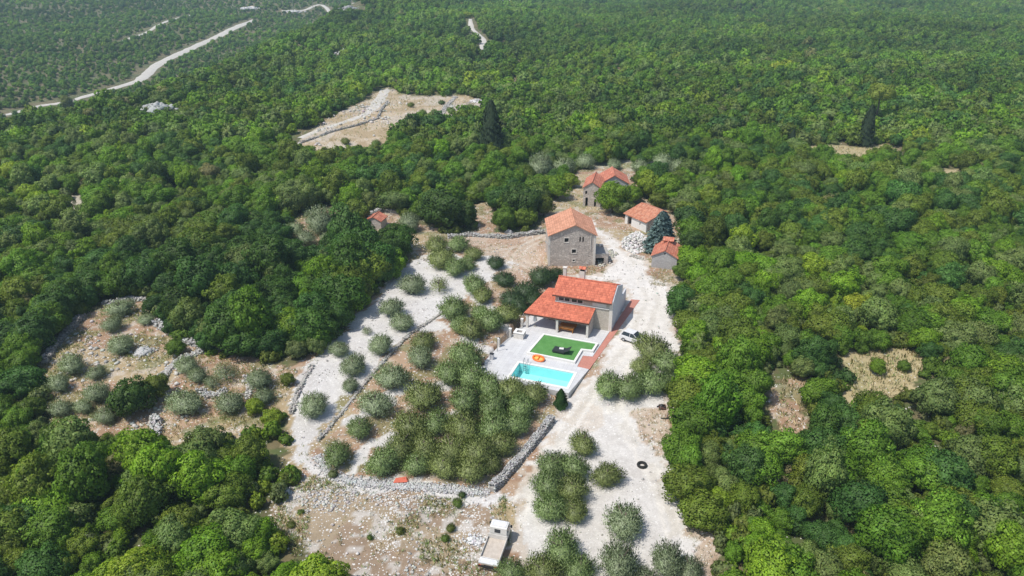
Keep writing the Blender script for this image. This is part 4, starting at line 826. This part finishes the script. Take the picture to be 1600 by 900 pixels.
mb = MB(); mb.quad((x0 + .02, y0 + .02, -.06), (x1 - .02, y0 + .02, -.06), (x1 - .02, y1 - .02, -.06), (x0 + .02, y1 - .02, -.06)); pl(mb).build('water', M['water'], pool)
mb = MB(); mb.wall([(x0 - .35, y0 - .35), (x1 + .35, y0 - .35), (x1 + .35, y1 + .35), (x0 - .35, y1 + .35)], [POOL], DZ - .02, .06); mb.xf(lambda x, y, z: (x, z, y)); pl(mb).build('coping', M['coping'], pool)
ld = empty('x', (0, 0, 0)); bpy.data.objects.remove(ld)
for s in (0, .5):
    pass
lad = MB(); 
for s in (0, .5): lad.tube([(-8.6 + s, -12.05, .1), (-8.6 + s, -12.05, .7), (-8.6 + s, -12.25, .9), (-8.6 + s, -12.5, .82), (-8.6 + s, -12.6, .5), (-8.6 + s, -12.6, -1.0)], .035, 8)
for z in (-.2, -.5, -.8): lad.box(-8.6, -8.1, -12.66, -12.54, z, z + .04)
o = pl(lad).build('ladder', M['steel'], pool, smooth=False)

# ------------------------------------------------------------------ modern house
hs = hempty('modern_house', 0, 0); tag(hs, 'modern stone house with bright red tiled roofs and porch behind the green lawn', 'house')
MB().prism_x([(.0, 0), (6.2, 0), (6.2, 4.35), (2.75, 5.95), (0, 4.62)], -8.2, -.06).build('wall', M['new_stone'], hs)
MB().prism_x([(0, 0), (9.5, 0), (9.4, 2.55), (6.45, 2.65), (6.4, 4.55), (5.2, 5.0), (2.75, 6.02), (0, 4.68)], -.058, .16).build('side_wall', M['render'], hs)
MB().box(-8.2, -.06, 6.2, 9.4, 0, 2.35).build('rear_annex', M['render'], hs); MB().box(-8.35, -.06, 6.203, 9.5, 2.353, 2.5).build('annex_roof', M['concrete'], hs)
MB().box(-.30, .17, -.05, -.002, 0, 4.55).build('corner_trim', M['cream'], hs)
def slab(pts, th): # pts (x,y,z) ccw from above
    mb = MB(); n = len(pts); mb.v = [(p[0], p[1], p[2] - th) for p in pts] + list(pts); mb.f = [tuple(range(n - 1, -1, -1)), tuple(range(n, 2 * n))] + [(i, (i + 1) % n, n + (i + 1) % n, n + i) for i in range(n)]; return mb
uz = lambda y: 4.62 + (y + .38) * (6.17 - 4.62) / 3.13
slab([(-8.55, -.38, uz(-.38)), (.02, -.38, uz(-.38)), (.02, 2.75, 6.17), (-8.55, 2.75, 6.17)], .13).build('upper_roof', M['new_tile'], hs)
slab([(-8.55, 2.76, 6.16), (-.07, 2.76, 6.16), (-.07, 6.5, 4.5), (-8.55, 6.5, 4.5)], .13).build('rear_roof', M['new_tile'], hs)
MB().tube([(-8.58, 2.76, 6.18), (.04, 2.76, 6.18)], .1, 8).build('ridge_tiles', M['new_tile'], hs)
lz = lambda y: 3.38 + .317 * y
LR = [(-11.9, -3.05), (-2.42, -3.05), (-2.28, -.03), (-8.23, -.03), (-8.23, 2.5), (-10.0, 2.5)]
slab([(x, y, lz(y)) for x, y in LR], .12).build('porch_roof', M['new_tile'], hs)
MB().box(-11.92, -2.40, -3.09, -3.052, lz(-3.05) - .24, lz(-3.05) - .02).build('porch_fascia', M['brown'], hs)
MB().box(-8.57, .04, -.42, -.382, 4.40, 4.60).build('upper_fascia', M['brown'], hs)
mb = MB(); mb.prism_x([(-3.05, lz(-3.05) - .24), (-.05, lz(-.05) - .2), (-.05, lz(-.05) - .02), (-3.05, lz(-3.05) - .02)], -2.41, -2.37); mb.build('verge_board', M['brown'], hs)
MB().box(-8.2, -.31, -.14, -.003, 3.46, 3.56).build('ledge', M['coping'], hs)
MB().prism_x([(-2.75, 0), (-.003, 0), (-.003, lz(0) - .16), (-2.75, lz(-2.75) - .16)], -2.62, -2.42).build('porch_side_wall', M['old_stone'], hs)
MB().box(-10.0, -8.22, 2.2, 2.4, 0, 3.9).build('porch_rear_wall', M['new_stone'], hs)
MB().box(-12.0, -2.7, -3.0, -2.86, 2.10, 2.24).build('porch_beam', M['cream'], hs)
for x in (-11.45, -7.0, -2.62): MB().box(x - .16, x + .16, -2.98, -2.66, DZ, 2.098).build('pillar', M['cream'], hs, bevel=.02)
def window(parent, x0, x1, z0, z1, y=0, panes=2, mat='white', glass='glass', fr=.07, dep=.06, face=-1):
    mb = MB()
    o = [(x0, z0), (x1, z0), (x1, z1), (x0, z1)]; w = (x1 - x0 - fr * (panes + 1)) / panes; holes = [rect(x0 + fr + k * (w + fr), x0 + fr + k * (w + fr) + w, z0 + fr, z1 - fr) for k in range(panes)]
    mb.wall(o, holes, y - dep, dep - .003); f = mb.build('window', M[mat], parent)
    for h in holes: MB().box(h[0][0], h[1][0], y - .02, y - .004, h[0][1], h[2][1]).build('pane', M[glass], f)
    return f
window(hs, -7.75, -6.0, 3.68, 4.35); window(hs, -5.85, -4.1, 3.68, 4.35); 
MB().box(-2.75, -.75, -.05, -.003, 3.66, 4.38).build('shutter', M['shutter'], hs)
window(hs, -4.4, -2.9, .35, 1.75, 0, 2); d = MB().box(-10.0, -9.96, .3, 1.4, 0, 2.0).build('door', M['brown'], hs); MB().box(-10.03, -10.0, .4, .44, 1.0, 1.1).build('handle', M['steel'], d)
c1 = MB().box(-8.15, -7.7, 3.4, 3.85, 4.8, 7.2).build('chimney', M['cream'], hs); MB().box(-8.22, -7.63, 3.33, 3.92, 7.202, 7.3).build('chimney_cap', M['cream'], c1); 
for k in (0, 1): pass
c2 = MB().box(-5.7, -4.95, 3.4, 4.1, 4.9, 7.1).build('chimney', M['cream'], hs); mb = MB(); mb.prism_x([(3.3, 7.45), (4.2, 7.45), (3.75, 7.75)], -5.82, -4.83); mb.build('chimney_hood', M['new_tile'], c2); MB().box(-5.6, -5.05, 3.5, 4.0, 7.102, 7.448).build('flue', M['dark'], c2)
mb = MB(); mb.tube([(-4.7, 3.9, 5.4), (-4.7, 3.9, 8.6)], .025, 6); mb.tube([(-4.7, 3.5, 8.4), (-4.7, 4.3, 8.4)], .015, 5); mb.tube([(-4.9, 3.7, 8.4), (-4.5, 3.7, 8.4)], .015, 5); mb.build('aerial', M['steel'], hs)
mb = MB(); mb.tube([(-8.8, 1.6, 3.7), (-8.8, 1.6, 5.0), (-8.95, 1.6, 5.3)], .035, 6); mb.build('flue_pipe', M['steel'], hs)
MB().tube([(-8.55, -.46, 4.5), (.04, -.46, 4.5)], .055, 8).build('gutter', M['brown'], hs)
# porch furniture
t = hempty('dining_table', -5.8, -1.55, DZ); tag(t, 'orange wooden dining table under the porch roof behind the middle pillar', 'table')
MB().box(-1.1, 1.1, -.4, .4, .70, .75).build('table_top', M['wood'], t, bevel=.01)
for sx in (-.95, .87):
    for sy in (-.32, .24): MB().box(sx, sx + .08, sy, sy + .08, 0, .698).build('leg', M['wood'], t)
def bench(lx, ly, flip, lab):
    b = hempty('bench', lx, ly, DZ, math.pi if flip else 0); tag(b, lab, 'bench', 'wooden benches at the porch table')
    MB().box(-1.1, 1.1, -.2, .2, .42, .47).build('seat', M['wood'], b)
    for z in (.62, .82): MB().box(-1.1, 1.1, -.26, -.22, z, z + .11).build('back_slat', M['wood'], b)
    for sx in (-1.0, .92): MB().box(sx, sx + .08, -.22, .2, 0, .418).build('leg', M['wood'], b); MB().box(sx, sx + .08, -.219, -.17, .472, .95).build('back_post', M['wood'], b)
bench(-5.8, -2.3, False, 'orange wooden bench at the near side of the porch table'); bench(-5.8, -.75, True, 'orange wooden bench at the far side of the porch table')
t = hempty('parasol', -10.5, -2.2, DZ); tag(t, 'folded white parasol standing by the left pillar of the porch', 'parasol'); MB().tube([(0, 0, 0), (0, 0, 2.0)], .03, 8).build('pole', M['steel'], t); MB().tube([(0, 0, 1.9), (.02, 0, 1.5), (.05, 0, .9)], [.05, .22, .30], 10).build('canopy', M['white'], t)
MB().tube([(0, 0, 0), (0, 0, .1)], .28, 12).build('base', M['concrete'], t)
# well, posts, railings on the left edge of the deck
t = hempty('barbecue_block', -11.5, -5.9, DZ); tag(t, 'pale square masonry block with dark opening on top at the deck edge', 'masonry block')
mb = MB(); mb.wall(rect(-.7, .7, -.6, .6), [rect(-.38, .38, -.3, .3)], 0, .85); mb.xf(lambda x, y, z: (x, z, y)); mb.build('body', M['cream'], t)
mb = MB(); mb.wall(rect(-.76, .76, -.66, .66), [rect(-.38, .38, -.3, .3)], .852, .07); mb.xf(lambda x, y, z: (x, z, y)); mb.build('rim', M['coping'], t)
MB().box(-.379, .379, -.299, .299, .3, .6).build('opening', M['dark'], t)
POSTS = [(-12.15, -3.05, 'white stone post beside the left pillar of the porch'), (-12.75, -6.3, 'white stone post left of the masonry block'), (-13.3, -9.4, 'white stone post half way along the left deck edge'), (-13.75, -16.3, 'white stone post at the near left corner of the deck')]
for x, y, lab in POSTS:
    t = hempty('stone_post', x, y, DZ); tag(t, lab, 'post', 'white posts along the deck'); MB().box(-.16, .16, -.16, .16, -.3, 1.25).build('shaft', M['cream'], t); MB().box(-.2, .2, -.2, .2, 1.252, 1.34).build('cap', M['coping'], t, bevel=.01)
def railing(a, b, lab, dense=.14):
    t = hempty('metal_railing', a[0], a[1], DZ); tag(t, lab, 'railing', 'dark metal railings'); dx, dy = b[0] - a[0], b[1] - a[1]; L = math.hypot(dx, dy); ux, uy = dx / L, dy / L
    mb = MB(); n = int(L / dense)
    for k in range(1, n): mb.tube([(ux * L * k / n, uy * L * k / n, .08), (ux * L * k / n, uy * L * k / n, .95)], .012, 5)
    mb.build('bars', M['metal'], t)
    for z in (.08, .97): MB().tube([(ux * .2, uy * .2, z), (ux * (L - .2), uy * (L - .2), z)], .022, 6).build('rail', M['metal'], t)
railing(POSTS[0][:2], POSTS[1][:2], 'dark railing between the porch post and the masonry block'); railing(POSTS[1][:2], POSTS[2][:2], 'dark railing left of the terrace between two white posts'); railing((-11.6, -3.0), (-12.1, -3.05), 'narrow dark metal gate between the post and the porch pillar', .1)
t = hempty('shower_pole', -13.05, -10.6, DZ); tag(t, 'slim dark outdoor shower pole near the left deck edge', 'shower'); MB().tube([(0, 0, 0), (0, 0, 2.1), (.1, 0, 2.2), (.35, 0, 2.2)], .035, 8).build('pipe', M['metal'], t); MB().tube([(.35, 0, 2.2), (.35, 0, 2.1)], [.05, .12], 10).build('shower_head', M['metal'], t)
t = hempty('waste_bin', -13.0, -12.7, DZ); tag(t, 'small grey bin with white side by the left deck edge', 'bin'); MB().box(-.25, .25, -.2, .2, 0, .8).build('body', M['render'], t, bevel=.03); MB().box(-.27, .27, -.22, .22, .802, .86).build('lid', M['metal'], t)
t = hempty('patio_chair', -13.1, -15.6, DZ, .6); tag(t, 'dark patio chair beside the corner post left of the pool', 'chair'); MB().box(-.28, .28, -.28, .28, .42, .46).build('seat', M['metal'], t); MB().box(-.28, .28, .24, .28, .462, .95).build('backrest', M['metal'], t)
for sx in (-.27, .23):
    for sy in (-.27, .19): MB().box(sx, sx + .04, sy, sy + .04, 0, .418).build('leg', M['steel'], t)
t = hempty('cushion', -13.1, -15.6, DZ + .462, .6); tag(t, 'pale cushion lying on the dark patio chair', 'cushion'); MB().box(-.24, .24, -.25, .2, 0, .07).build('pad', M['white'], t, bevel=.02)
# lounger on the lawn, towel, inflatable boat
t = hempty('sun_lounger', -4.75, -8.25, DZ + .24, R(-2)); tag(t, 'black double sun lounger with raised back on the artificial lawn', 'sun lounger')
MB().box(-1.15, .55, -.62, .62, .16, .34).build('base', M['black'], t, bevel=.05); slab([(-1.1, -.58, .42), (.5, -.58, .42), (.5, .58, .42), (-1.1, .58, .42)], .078).build('mattress', M['black'], t)
slab([(.5, -.6, .40), (1.25, -.6, .85), (1.25, .6, .85), (.5, .6, .40)], .08).build('backrest', M['black'], t)
for sx in (-1.05, .35):
    for sy in (-.55, .45): MB().box(sx, sx + .1, sy, sy + .1, 0, .158).build('leg', M['metal'], t)
MB().prism_x([(-.05, .0), (.05, 0), (.05, .7), (-.05, .7)], 1.0, 1.05).build('back_support', M['metal'], t)
t = hempty('towel', -4.8, -8.05, DZ + .24 + .421, R(10)); tag(t, 'white folded towel lying on the black sun lounger', 'towel'); MB().box(-.3, .3, -.22, .22, 0, .06).build('fabric', M['white'], t, bevel=.02)
t = hempty('inflatable_boat', -7.15, -10.75, DZ + .22, R(8)); t.rotation_euler = (R(18), 0, HTH + R(-14)); tag(t, 'orange oval inflatable boat lying between the lawn and the pool', 'inflatable boat')
mb = MB(); pts = [(math.cos(a) * .80, math.sin(a) * .45, 0) for a in np.linspace(0, 2 * math.pi, 33)]; mb.tube(pts, .14, 10, cap=False); mb.build('tube', M['orange'], t, smooth=True)
mb = MB(); mb.prism([(math.cos(a) * .72, math.sin(a) * .38) for a in np.linspace(0, 2 * math.pi, 25)[:-1]], -.12, -.06); mb.build('floor', M['yellow'], t)
MB().tube([(0, -.36, .02), (0, .36, .02)], .08, 8).build('cross_seat', M['orange'], t, smooth=True)

# ------------------------------------------------------------------ old buildings
def gable_house(name, org, ang, W, D, eave, ridge, wallm, tile, lab, holes=(), over=.25, cat='house', ridge_x=.5, back_ridge=None, z=0.0):
    t = empty(name, (*org, z), R(ang)); tag(t, lab, cat); rx = W * ridge_x; t_ = .45
    outer = [(0, -.4), (W, -.4), (W, eave), (rx, ridge), (0, eave)]
    MB().wall(outer, [rect(*h[:4]) for h in holes], 0, t_).build('front_wall', M[wallm], t)
    MB().wall(outer, [], D - t_, t_).build('back_wall', M[wallm], t)
    MB().box(.004, t_, t_ + .002, D - t_ - .002, -.4, eave + .1).build('left_wall', M[wallm], t); MB().box(W - t_, W - .004, t_ + .002, D - t_ - .002, -.4, eave + .1).build('right_wall', M[wallm], t)
    if D > 4: MB().box(t_ + .01, W - t_ - .01, t_ + .8, t_ + .9, -.3, eave).build('dark_backing', M['dark'], t)  # black sheet behind the openings, interior shade given as colour
    sl = (ridge - eave) / rx; sr = (ridge - eave) / (W - rx); o = over; up = .16
    slab([(-o, -o, eave - sl * o + up), (rx, -o, ridge + up), (rx, D + o, ridge + up), (-o, D + o, eave - sl * o + up)], .12).build('roof_slope', M[tile], t)
    slab([(rx + .003, -o, ridge + up), (W + o, -o, eave - sr * o + up), (W + o, D + o, eave - sr * o + up), (rx + .003, D + o, ridge + up)], .12).build('roof_slope', M[tile], t)
    MB().tube([(rx, -o - .02, ridge + up + .02), (rx, D + o + .02, ridge + up + .02)], .11, 8).build('ridge_tiles', M[tile], t)
    for h in holes:
        x0, x1, z0, z1 = h[:4]; fr = h[4] if len(h) > 4 else .14
        if fr:
            mb = MB(); mb.wall(rect(x0 - fr, x1 + fr, z0 - fr, z1 + fr), [rect(x0 + .002, x1 - .002, z0 + .002, z1 - .002)], -.06, .057); f = mb.build('window_surround', M['cream'], t)
            MB().box(x0 + .003, x1 - .003, .2, .22, z0 + .003, z1 - .003).build('pane', M['dark'], f)
    return t
st = gable_house('old_stone_house', (6.2, 113.0), 1.5, 7.8, 7.8, 5.55, 7.35, 'old_stone', 'old_tile_x', 'tall three storey old stone house with pale terracotta roof beside the track',
    [(2.55, 3.25, 4.35, 5.1, .12), (5.05, 5.3, 4.3, 5.25, 0), (5.55, 5.8, 4.3, 5.25, 0), (3.85, 4.55, 2.35, 3.05, .12), (4.05, 4.4, .85, 1.2, .12)], ridge_x=.55)
MB().tube([(6.95, -.07, 2.9), (6.95, -.07, 5.9)], .05, 6).build('downpipe', M['cream'], st)
mb = MB(); mb.tube([(-.1, .0, 3.2), (-.1, -.1, 4.0), (-.7, -.2, 4.7)], .07, 6); mb.build('drain_spout', M['white'], st)
for k in range(8): pass
MB().box(-.14, .22, -.04, -.003, -.4, 5.5).build('corner_stones', M['cream'], st); MB().box(7.45, 7.85, -.04, -.003, -.4, 5.5).build('corner_stones', M['cream'], st)
t = empty('stone_annex', (*at(926.5, 414), 0), R(3)); tag(t, 'low flat roofed stone annex with a dark opening right of the old stone house', 'annex')
mb = MB(); mb.wall(rect(.3, 2.6, -.3, 1.75), [rect(.5, 1.9, -.1, 1.15)], .3, .4); mb.build('front_wall', M['old_stone'], t); MB().box(2.2, 2.6, .702, 5.0, -.3, 1.75).build('side_wall', M['old_stone'], t)
MB().box(.3, 2.7, .25, 3.2, 1.752, 1.92).build('roof_slab', M['concrete'], t); MB().box(.5, 1.9, 1.6, 1.7, -.1, 1.2).build('void', M['dark'], t)
mb = MB(); 
for k in range(7): mb.box(.35, 1.5, 3.4 + k * .3, 3.7 + k * .3, 0, 1.9 - k * .26)
mb.build('stair', M['concrete'], t)
gable_house('block_shed', (23.5, 112.6), -18, 4.15, 5.4, 2.15, 3.25, 'grey_stone', 'old_tile_x2', 'small grey block shed with red tiled gable roof right of the track', [(1.95, 2.2, 2.55, 2.85, 0)], .2, 'shed')
t = empty('tile_stack', (*[(23.5 + 1.9 * math.cos(R(-18)) - 4.6 * math.sin(R(-18)))][:1], 112.6 + 1.9 * math.sin(R(-18)) + 4.6 * math.cos(R(-18)), 3.3), R(-18)); tag(t, 'small tiled roof hood on the ridge of the grey block shed', 'roof hood'); mb = MB(); mb.prism([(-.6, -.6), (.9, -.6), (.9, .7), (-.6, .7)], 0, .2); mb.build('curb', M['old_tile_x2'], t)
slab([(-.8, -.8, .3), (1.1, -.8, .3), (1.1, .2, .62), (-.8, .2, .62)], .1).build('hood_slope', M['old_tile_x2'], t); slab([(-.8, .203, .62), (1.1, .203, .62), (1.1, .95, .35), (-.8, .95, .35)], .1).build('hood_slope', M['old_tile_x2'], t)
t = empty('tool_post', (*hw(0, 0), 0)); bpy.data.objects.remove(t)
# long low shed: one slope towards the viewer
A = Vector(at(977, 333.4, 2.1)); B = Vector(at(1008.2, 346.7, 2.1)); Cc = Vector(at(991.9, 315.5, 3.3)); ang = math.atan2(B.y - A.y, B.x - A.x); W = (B - A).length
t = empty('long_shed', (A.x, A.y, 0), ang); tag(t, 'long low shed with orange tiles and white wall behind the rubble heap', 'shed'); D = 4.3
mb = MB(); mb.wall(rect(-.1, W + .2, -.2, 2.0), [rect(.6, 1.7, -.1, 1.75), rect(3.9, 4.2, .9, 1.5)], .15, .35); mb.build('front_wall', M['white'], t)
MB().prism_x([(.52, -.2), (D, -.2), (D, 3.1), (.52, 2.1)], -.1, .3).build('end_wall', M['old_stone'], t); MB().prism_x([(.52, -.2), (D, -.2), (D, 3.1), (.52, 2.1)], W - .2, W + .2).build('end_wall', M['old_stone'], t); MB().box(.31, W - .21, D - .3, D, -.2, 3.1).build('back_wall', M['old_stone'], t); MB().box(.5, W - .3, 1.2, 1.3, -.1, 2.1).build('dark_backing', M['dark'], t)  # last box: black sheet painting the shed's inside shade behind its doorway
slab([(-.4, -.15, 2.08), (W + .4, -.15, 2.08), (W + .4, D + .2, 3.35), (-.4, D + .2, 3.35)], .12).build('roof', M['old_tile_y'], t)
slab([(-.4, D + .203, 3.35), (W + .4, D + .203, 3.35), (W + .4, D + 1.6, 2.9), (-.4, D + 1.6, 2.9)], .12).build('rear_roof', M['old_tile_y'], t)
gable_house('ruined_house', (14.6, 143.2), -12, 3.6, 6.6, 4.0, 5.2, 'old_stone', 'old_tile_x2', 'narrow tall old stone house with broken front behind the leafy track', [(.5, 1.0, .0, 1.9, 0), (2.3, 2.7, 0, 1.7, 0), (.4, .8, 2.6, 3.3, 0)], .2, ridge_x=.5)
gable_house('stone_barn', (18.6, 147.6), -2, 5.9, 6.0, 3.4, 5.1, 'grey_stone', 'old_tile_x2', 'grey stone barn with orange roof joined behind the narrow stone house', [], .2, 'barn', ridge_x=.48)
x, y = at(573, 357); t = gable_house('small_hut', (x, y), -14, 3.0, 2.8, 1.7, 2.4, 'old_stone', 'old_tile_x2', 'tiny stone hut with red tiled roof among the ruins at upper left', [], .2, 'hut', z=0)
t2 = empty('ruined_wall', (*at(551, 357), 0), R(-10)); tag(t2, 'grey roofless stone ruin left of the tiny red roofed hut', 'ruin')
MB().prism([(0, 0), (2.6, 0), (2.6, .5), (0, .5)], -.2, [1.7, 1.3, 1.3, 1.7]).build('front_wall', M['grey_stone'], t2); MB().prism([(0, .503), (.5, .503), (.5, 3.4), (0, 3.4)], -.2, [1.7, 1.7, 2.1, 2.1]).build('side_wall', M['grey_stone'], t2); MB().prism([(.503, 2.9), (3.6, 2.9), (3.6, 3.4), (.503, 3.4)], -.2, [2.1, 1.2, 1.2, 2.1]).build('rear_wall', M['grey_stone'], t2)
def far_house(px, w, d, h, rz, lab, wall='cream'):
    x, y = ag(*px); z = h1(x, y); t = empty('far_house', (x, y, z), R(rz)); tag(t, lab, 'house', 'houses far away near the top'); MB().box(-w / 2, w / 2, -d / 2, d / 2, -1, h).build('wall', M[wall], t)
    mb = MB(); mb.prism_x([(-d / 2 - .4, h + .003), (d / 2 + .4, h + .003), (0, h + 2.2)], -w / 2 - .3, w / 2 + .3); mb.build('roof', M['new_tile'], t)
    for k in (-.3, 0, .3): MB().box(w * k - .5, w * k + .5, -d / 2 - .05, -d / 2 - .003, h * .4, h * .75).build('window', M['dark'], t)
far_house((651, 4), 9, 7, 5, 10, 'tiny pale house with red roof at the very top of the woods'); far_house((790, 2), 12, 7, 4, -8, 'tiny pale building at the top edge right of centre')
for px, lab in (((385, 12), 'thin pylon by the leftmost white patch on the far hillside'), ((458, 14), 'thin pylon by the far valley road'), ((489, 12), 'thin pylon right of the far valley quarry')):
    x, y = ag(*px); t = empty('utility_pole', (x, y, h1(x, y))); tag(t, lab, 'pylon', 'far pylons'); MB().tube([(0, 0, 0), (0, 0, 14)], [.3, .18], 6).build('mast', M['concrete'], t); MB().box(-1.6, 1.6, -.12, .12, 12.6, 12.9).build('cross_arm', M['concrete'], t)

# ------------------------------------------------------------------ truck
gx, gy = ag(762.5, 894); fx2, fy2 = ag(785, 833); tr_ang = math.atan2(fy2 - gy, fx2 - gx) - math.pi / 2
tk = empty('flatbed_truck', (gx, gy, h1(gx, gy)), tr_ang); tag(tk, 'old cream light truck with empty drop-side bed parked beside the rocky ground', 'truck')
# local: x across (+ right), y forward; rear bumper at y=0
TW = .93
MB().box(-.42, -.30, .1, 4.7, .48, .62).build('chassis_rail', M['metal'], tk); MB().box(.30, .42, .1, 4.7, .48, .62).build('chassis_rail', M['metal'], tk)
MB().box(-TW + .04, TW - .04, .05, 3.28, .78, .86).build('bed_floor', M['bed'], tk)
for s in (-1, 1): MB().box(min(s * TW, s * (TW - .04)), max(s * TW, s * (TW - .04)), .75, 3.28, .74, 1.14).build('side_board', M['truckpaint'], tk, bevel=.008)
MB().box(-TW, TW, 3.29, 3.34, .74, 1.35).build('headboard', M['truckpaint'], tk); MB().box(-TW + .05, TW - .05, .70, .76, .862, 1.0).build('bed_rib', M['truckpaint'], tk)
MB().box(-TW, TW, .06, .68, .862, .96).build('tailgate', M['carpaint'], tk, bevel=.01); MB().box(-TW, TW, -.02, .05, .50, .70).build('rear_bumper', M['metal'], tk)
for s in (-1, 1): MB().box(s * .75 - .12, s * .75 + .12, -.03, -.021, .72, .82).build('tail_lamp', M['lamp'], tk)
cab = MB(); prof = [(3.45, .55), (3.45, 1.30), (3.52, 2.02), (3.62, 2.08), (4.45, 2.08), (4.58, 2.0), (4.88, 1.32), (4.98, 1.2), (5.0, .55)]
cab.prism_x(prof, -.84, .84); cabo = cab.build('cab', M['truckpaint'], tk, bevel=.04)
MB().prism_x([(3.475, 1.45), (3.505, 1.85), (3.485, 1.85), (3.455, 1.45)], -.36, .22).build('rear_window', M['glass'], tk)
MB().box(-.70, .70, 3.66, 4.42, 2.083, 2.12).build('roof_panel', M['carpaint'], tk, bevel=.015)
mb = MB(); mb.prism_x([(4.62, 1.94), (4.86, 1.40), (4.89, 1.41), (4.65, 1.96)], -.72, .72); mb.build('windscreen', M['glass'], tk)
for s in (-1, 1):
    x0, x1 = (s * .842, s * .856) if s > 0 else (s * .856, s * .842)
    d = MB().box(x0, x1, 3.62, 4.55, .62, 1.28).build('door', M['truckpaint'], tk); MB().box(x0 + .01 * s, x1 + .02 * s, 3.68, 3.82, 1.12, 1.16).build('handle', M['metal'], d)
    mb = MB(); mb.prism_x([(3.68, 1.36), (4.66, 1.36), (4.46, 1.9), (3.68, 1.9)], x0, x1); mb.build('side_window', M['glass'], tk)
    m_ = MB().box(min(s * .95, s * 1.12), max(s * .95, s * 1.12), 4.5, 4.55, 1.35, 1.7).build('mirror', M['metal'], tk)
    MB().box(min(s * .842, s * .96), max(s * .842, s * .96), 4.51, 4.54, 1.5, 1.53).build('mirror_arm', M['metal'], m_)
    MB().tube([(s * .62, 5.0, .85), (s * .62, 5.04, .85)], .11, 12).build('headlight', M['glass'], tk)
def wheel(parent, x, y, r, w):
    mb = MB(); mb.tube([(x - w / 2, y, r), (x - w / 2 + .03, y, r), (x + w / 2 - .03, y, r), (x + w / 2, y, r)], [r * .86, r, r, r * .86], 20); o = mb.build('wheel', M['rubber'], parent)
    mb = MB(); mb.tube([(x - w / 2 - .012, y, r), (x + w / 2 + .012, y, r)], r * .52, 14); mb.build('rim', M['steel'], o)
for s in (-1, 1): wheel(tk, s * .74, 4.25, .34, .2); wheel(tk, s * .74, 1.0, .34, .22)
MB().box(-.9, .9, 5.0, 5.06, .42, .58).build('front_bumper', M['metal'], tk)
# ------------------------------------------------------------------ car
cx_, cy_ = ag(991, 534); car = empty('parked_car', (cx_, cy_, h1(cx_, cy_)), R(232)); tag(car, 'white hatchback car parked on the pale gravel behind the olive trees', 'car')
mb = MB(); S = [(-1.95, .35), (-2.0, .6), (-1.9, .88), (-1.5, .95), (1.05, .95), (1.85, .78), (2.0, .6), (1.95, .32)]; mb.prism_x([(p[0], p[1]) for p in S], -.85, .85); mb.build('body', M['carpaint'], car, bevel=.07)
mb = MB(); n = len(mb.v); lo = [(-.8, -1.75, .93), (.8, -1.75, .93), (.8, .95, .93), (-.8, .95, .93)]; hi = [(-.62, -1.45, 1.43), (.62, -1.45, 1.43), (.62, .1, 1.45), (-.62, .1, 1.45)]
mb.v = lo + hi; mb.f = [(3, 2, 1, 0), (4, 5, 6, 7), (0, 1, 5, 4), (1, 2, 6, 5), (2, 3, 7, 6), (3, 0, 4, 7)]; mb.build('cabin', M['glass'], car, bevel=.04)
MB().box(-.6, .6, -1.42, .06, 1.44, 1.475).build('roof', M['carpaint'], car, bevel=.015)
for s in (-1, 1):
    wheel(car, s * .76, 1.25, .31, .2); wheel(car, s * .76, -1.25, .31, .2); MB().box(min(s * .86, s * 1.0), max(s * .86, s * 1.0), .75, .87, .95, 1.08).build('mirror', M['carpaint'], car); MB().box(s * .62 - .14, s * .62 + .14, 1.9, 1.96, .62, .74).build('headlight', M['glass'], car)
    MB().tube([(s * .80, -1.74, .95), (s * .61, -1.44, 1.45)], .04, 6).build('pillar', M['carpaint'], car); MB().tube([(s * .80, .94, .95), (s * .61, .1, 1.46)], .035, 6).build('pillar', M['carpaint'], car); MB().tube([(s * .81, -.4, .95), (s * .63, -.4, 1.45)], .035, 6).build('pillar', M['carpaint'], car)
# ------------------------------------------------------------------ loose objects
x, y = ag(1003, 728); t = empty('tyre', (x, y, h1(x, y) + .16)); tag(t, 'big black tyre lying flat on the gravel yard', 'tyre')
mb = MB(); mb.tube([(math.cos(a) * .42, math.sin(a) * .42, 0) for a in np.linspace(0, 2 * math.pi, 33)], .155, 10, cap=False); mb.build('carcass', M['rubber'], t, smooth=True)
for k in range(0): pass
x, y = ag(1034, 637); t = empty('scrap_bundle', (x, y, h1(x, y))); tag(t, 'dark heap of scrap at the gravel edge by the right wood', 'scrap heap')
for k in range(5): a = k * 1.3; MB().tube([(math.cos(a) * .5, math.sin(a) * .4, .05), (math.cos(a + 2) * .1, math.sin(a + 2) * .1, .45), (math.cos(a + 3) * .6, math.sin(a + 3) * .45, .1)], .07, 6).build('bent_pipe', M['metal'], t)
MB().prism([(-.45, -.4), (.4, -.45), (.5, .3), (-.3, .45)], 0, [.25, .1, .3, .2]).build('crushed_panel', M['brown'], t)
x, y = ag(1041, 654); t = empty('metal_bracket', (x, y, h1(x, y))); tag(t, 'thin dark bent metal piece near the scrap heap', 'scrap metal'); MB().tube([(-.7, 0, .06), (0, -.1, .08), (.25, .3, .5)], .07, 6).build('bar', M['metal'], t); MB().tube([(0, -.1, .08), (.4, -.05, .1)], .05, 6).build('stub', M['metal'], t)
x, y = ag(626, 754); t = empty('red_sheet', (x, y, h1(x, y) + .1), R(5)); tag(t, 'red plastic sheet lying on the edge of the rubble bank', 'sheet'); slab([(-.75, -.22, .12), (.7, -.2, .1), (.6, .3, .4), (-.5, .25, .35)], .03).build('panel', M['redbox'], t); slab([(.7, -.2, .1), (.85, .1, .0), (.75, .35, .05), (.6, .3, .4)], .03).build('side_flap', M['redbox'], t)
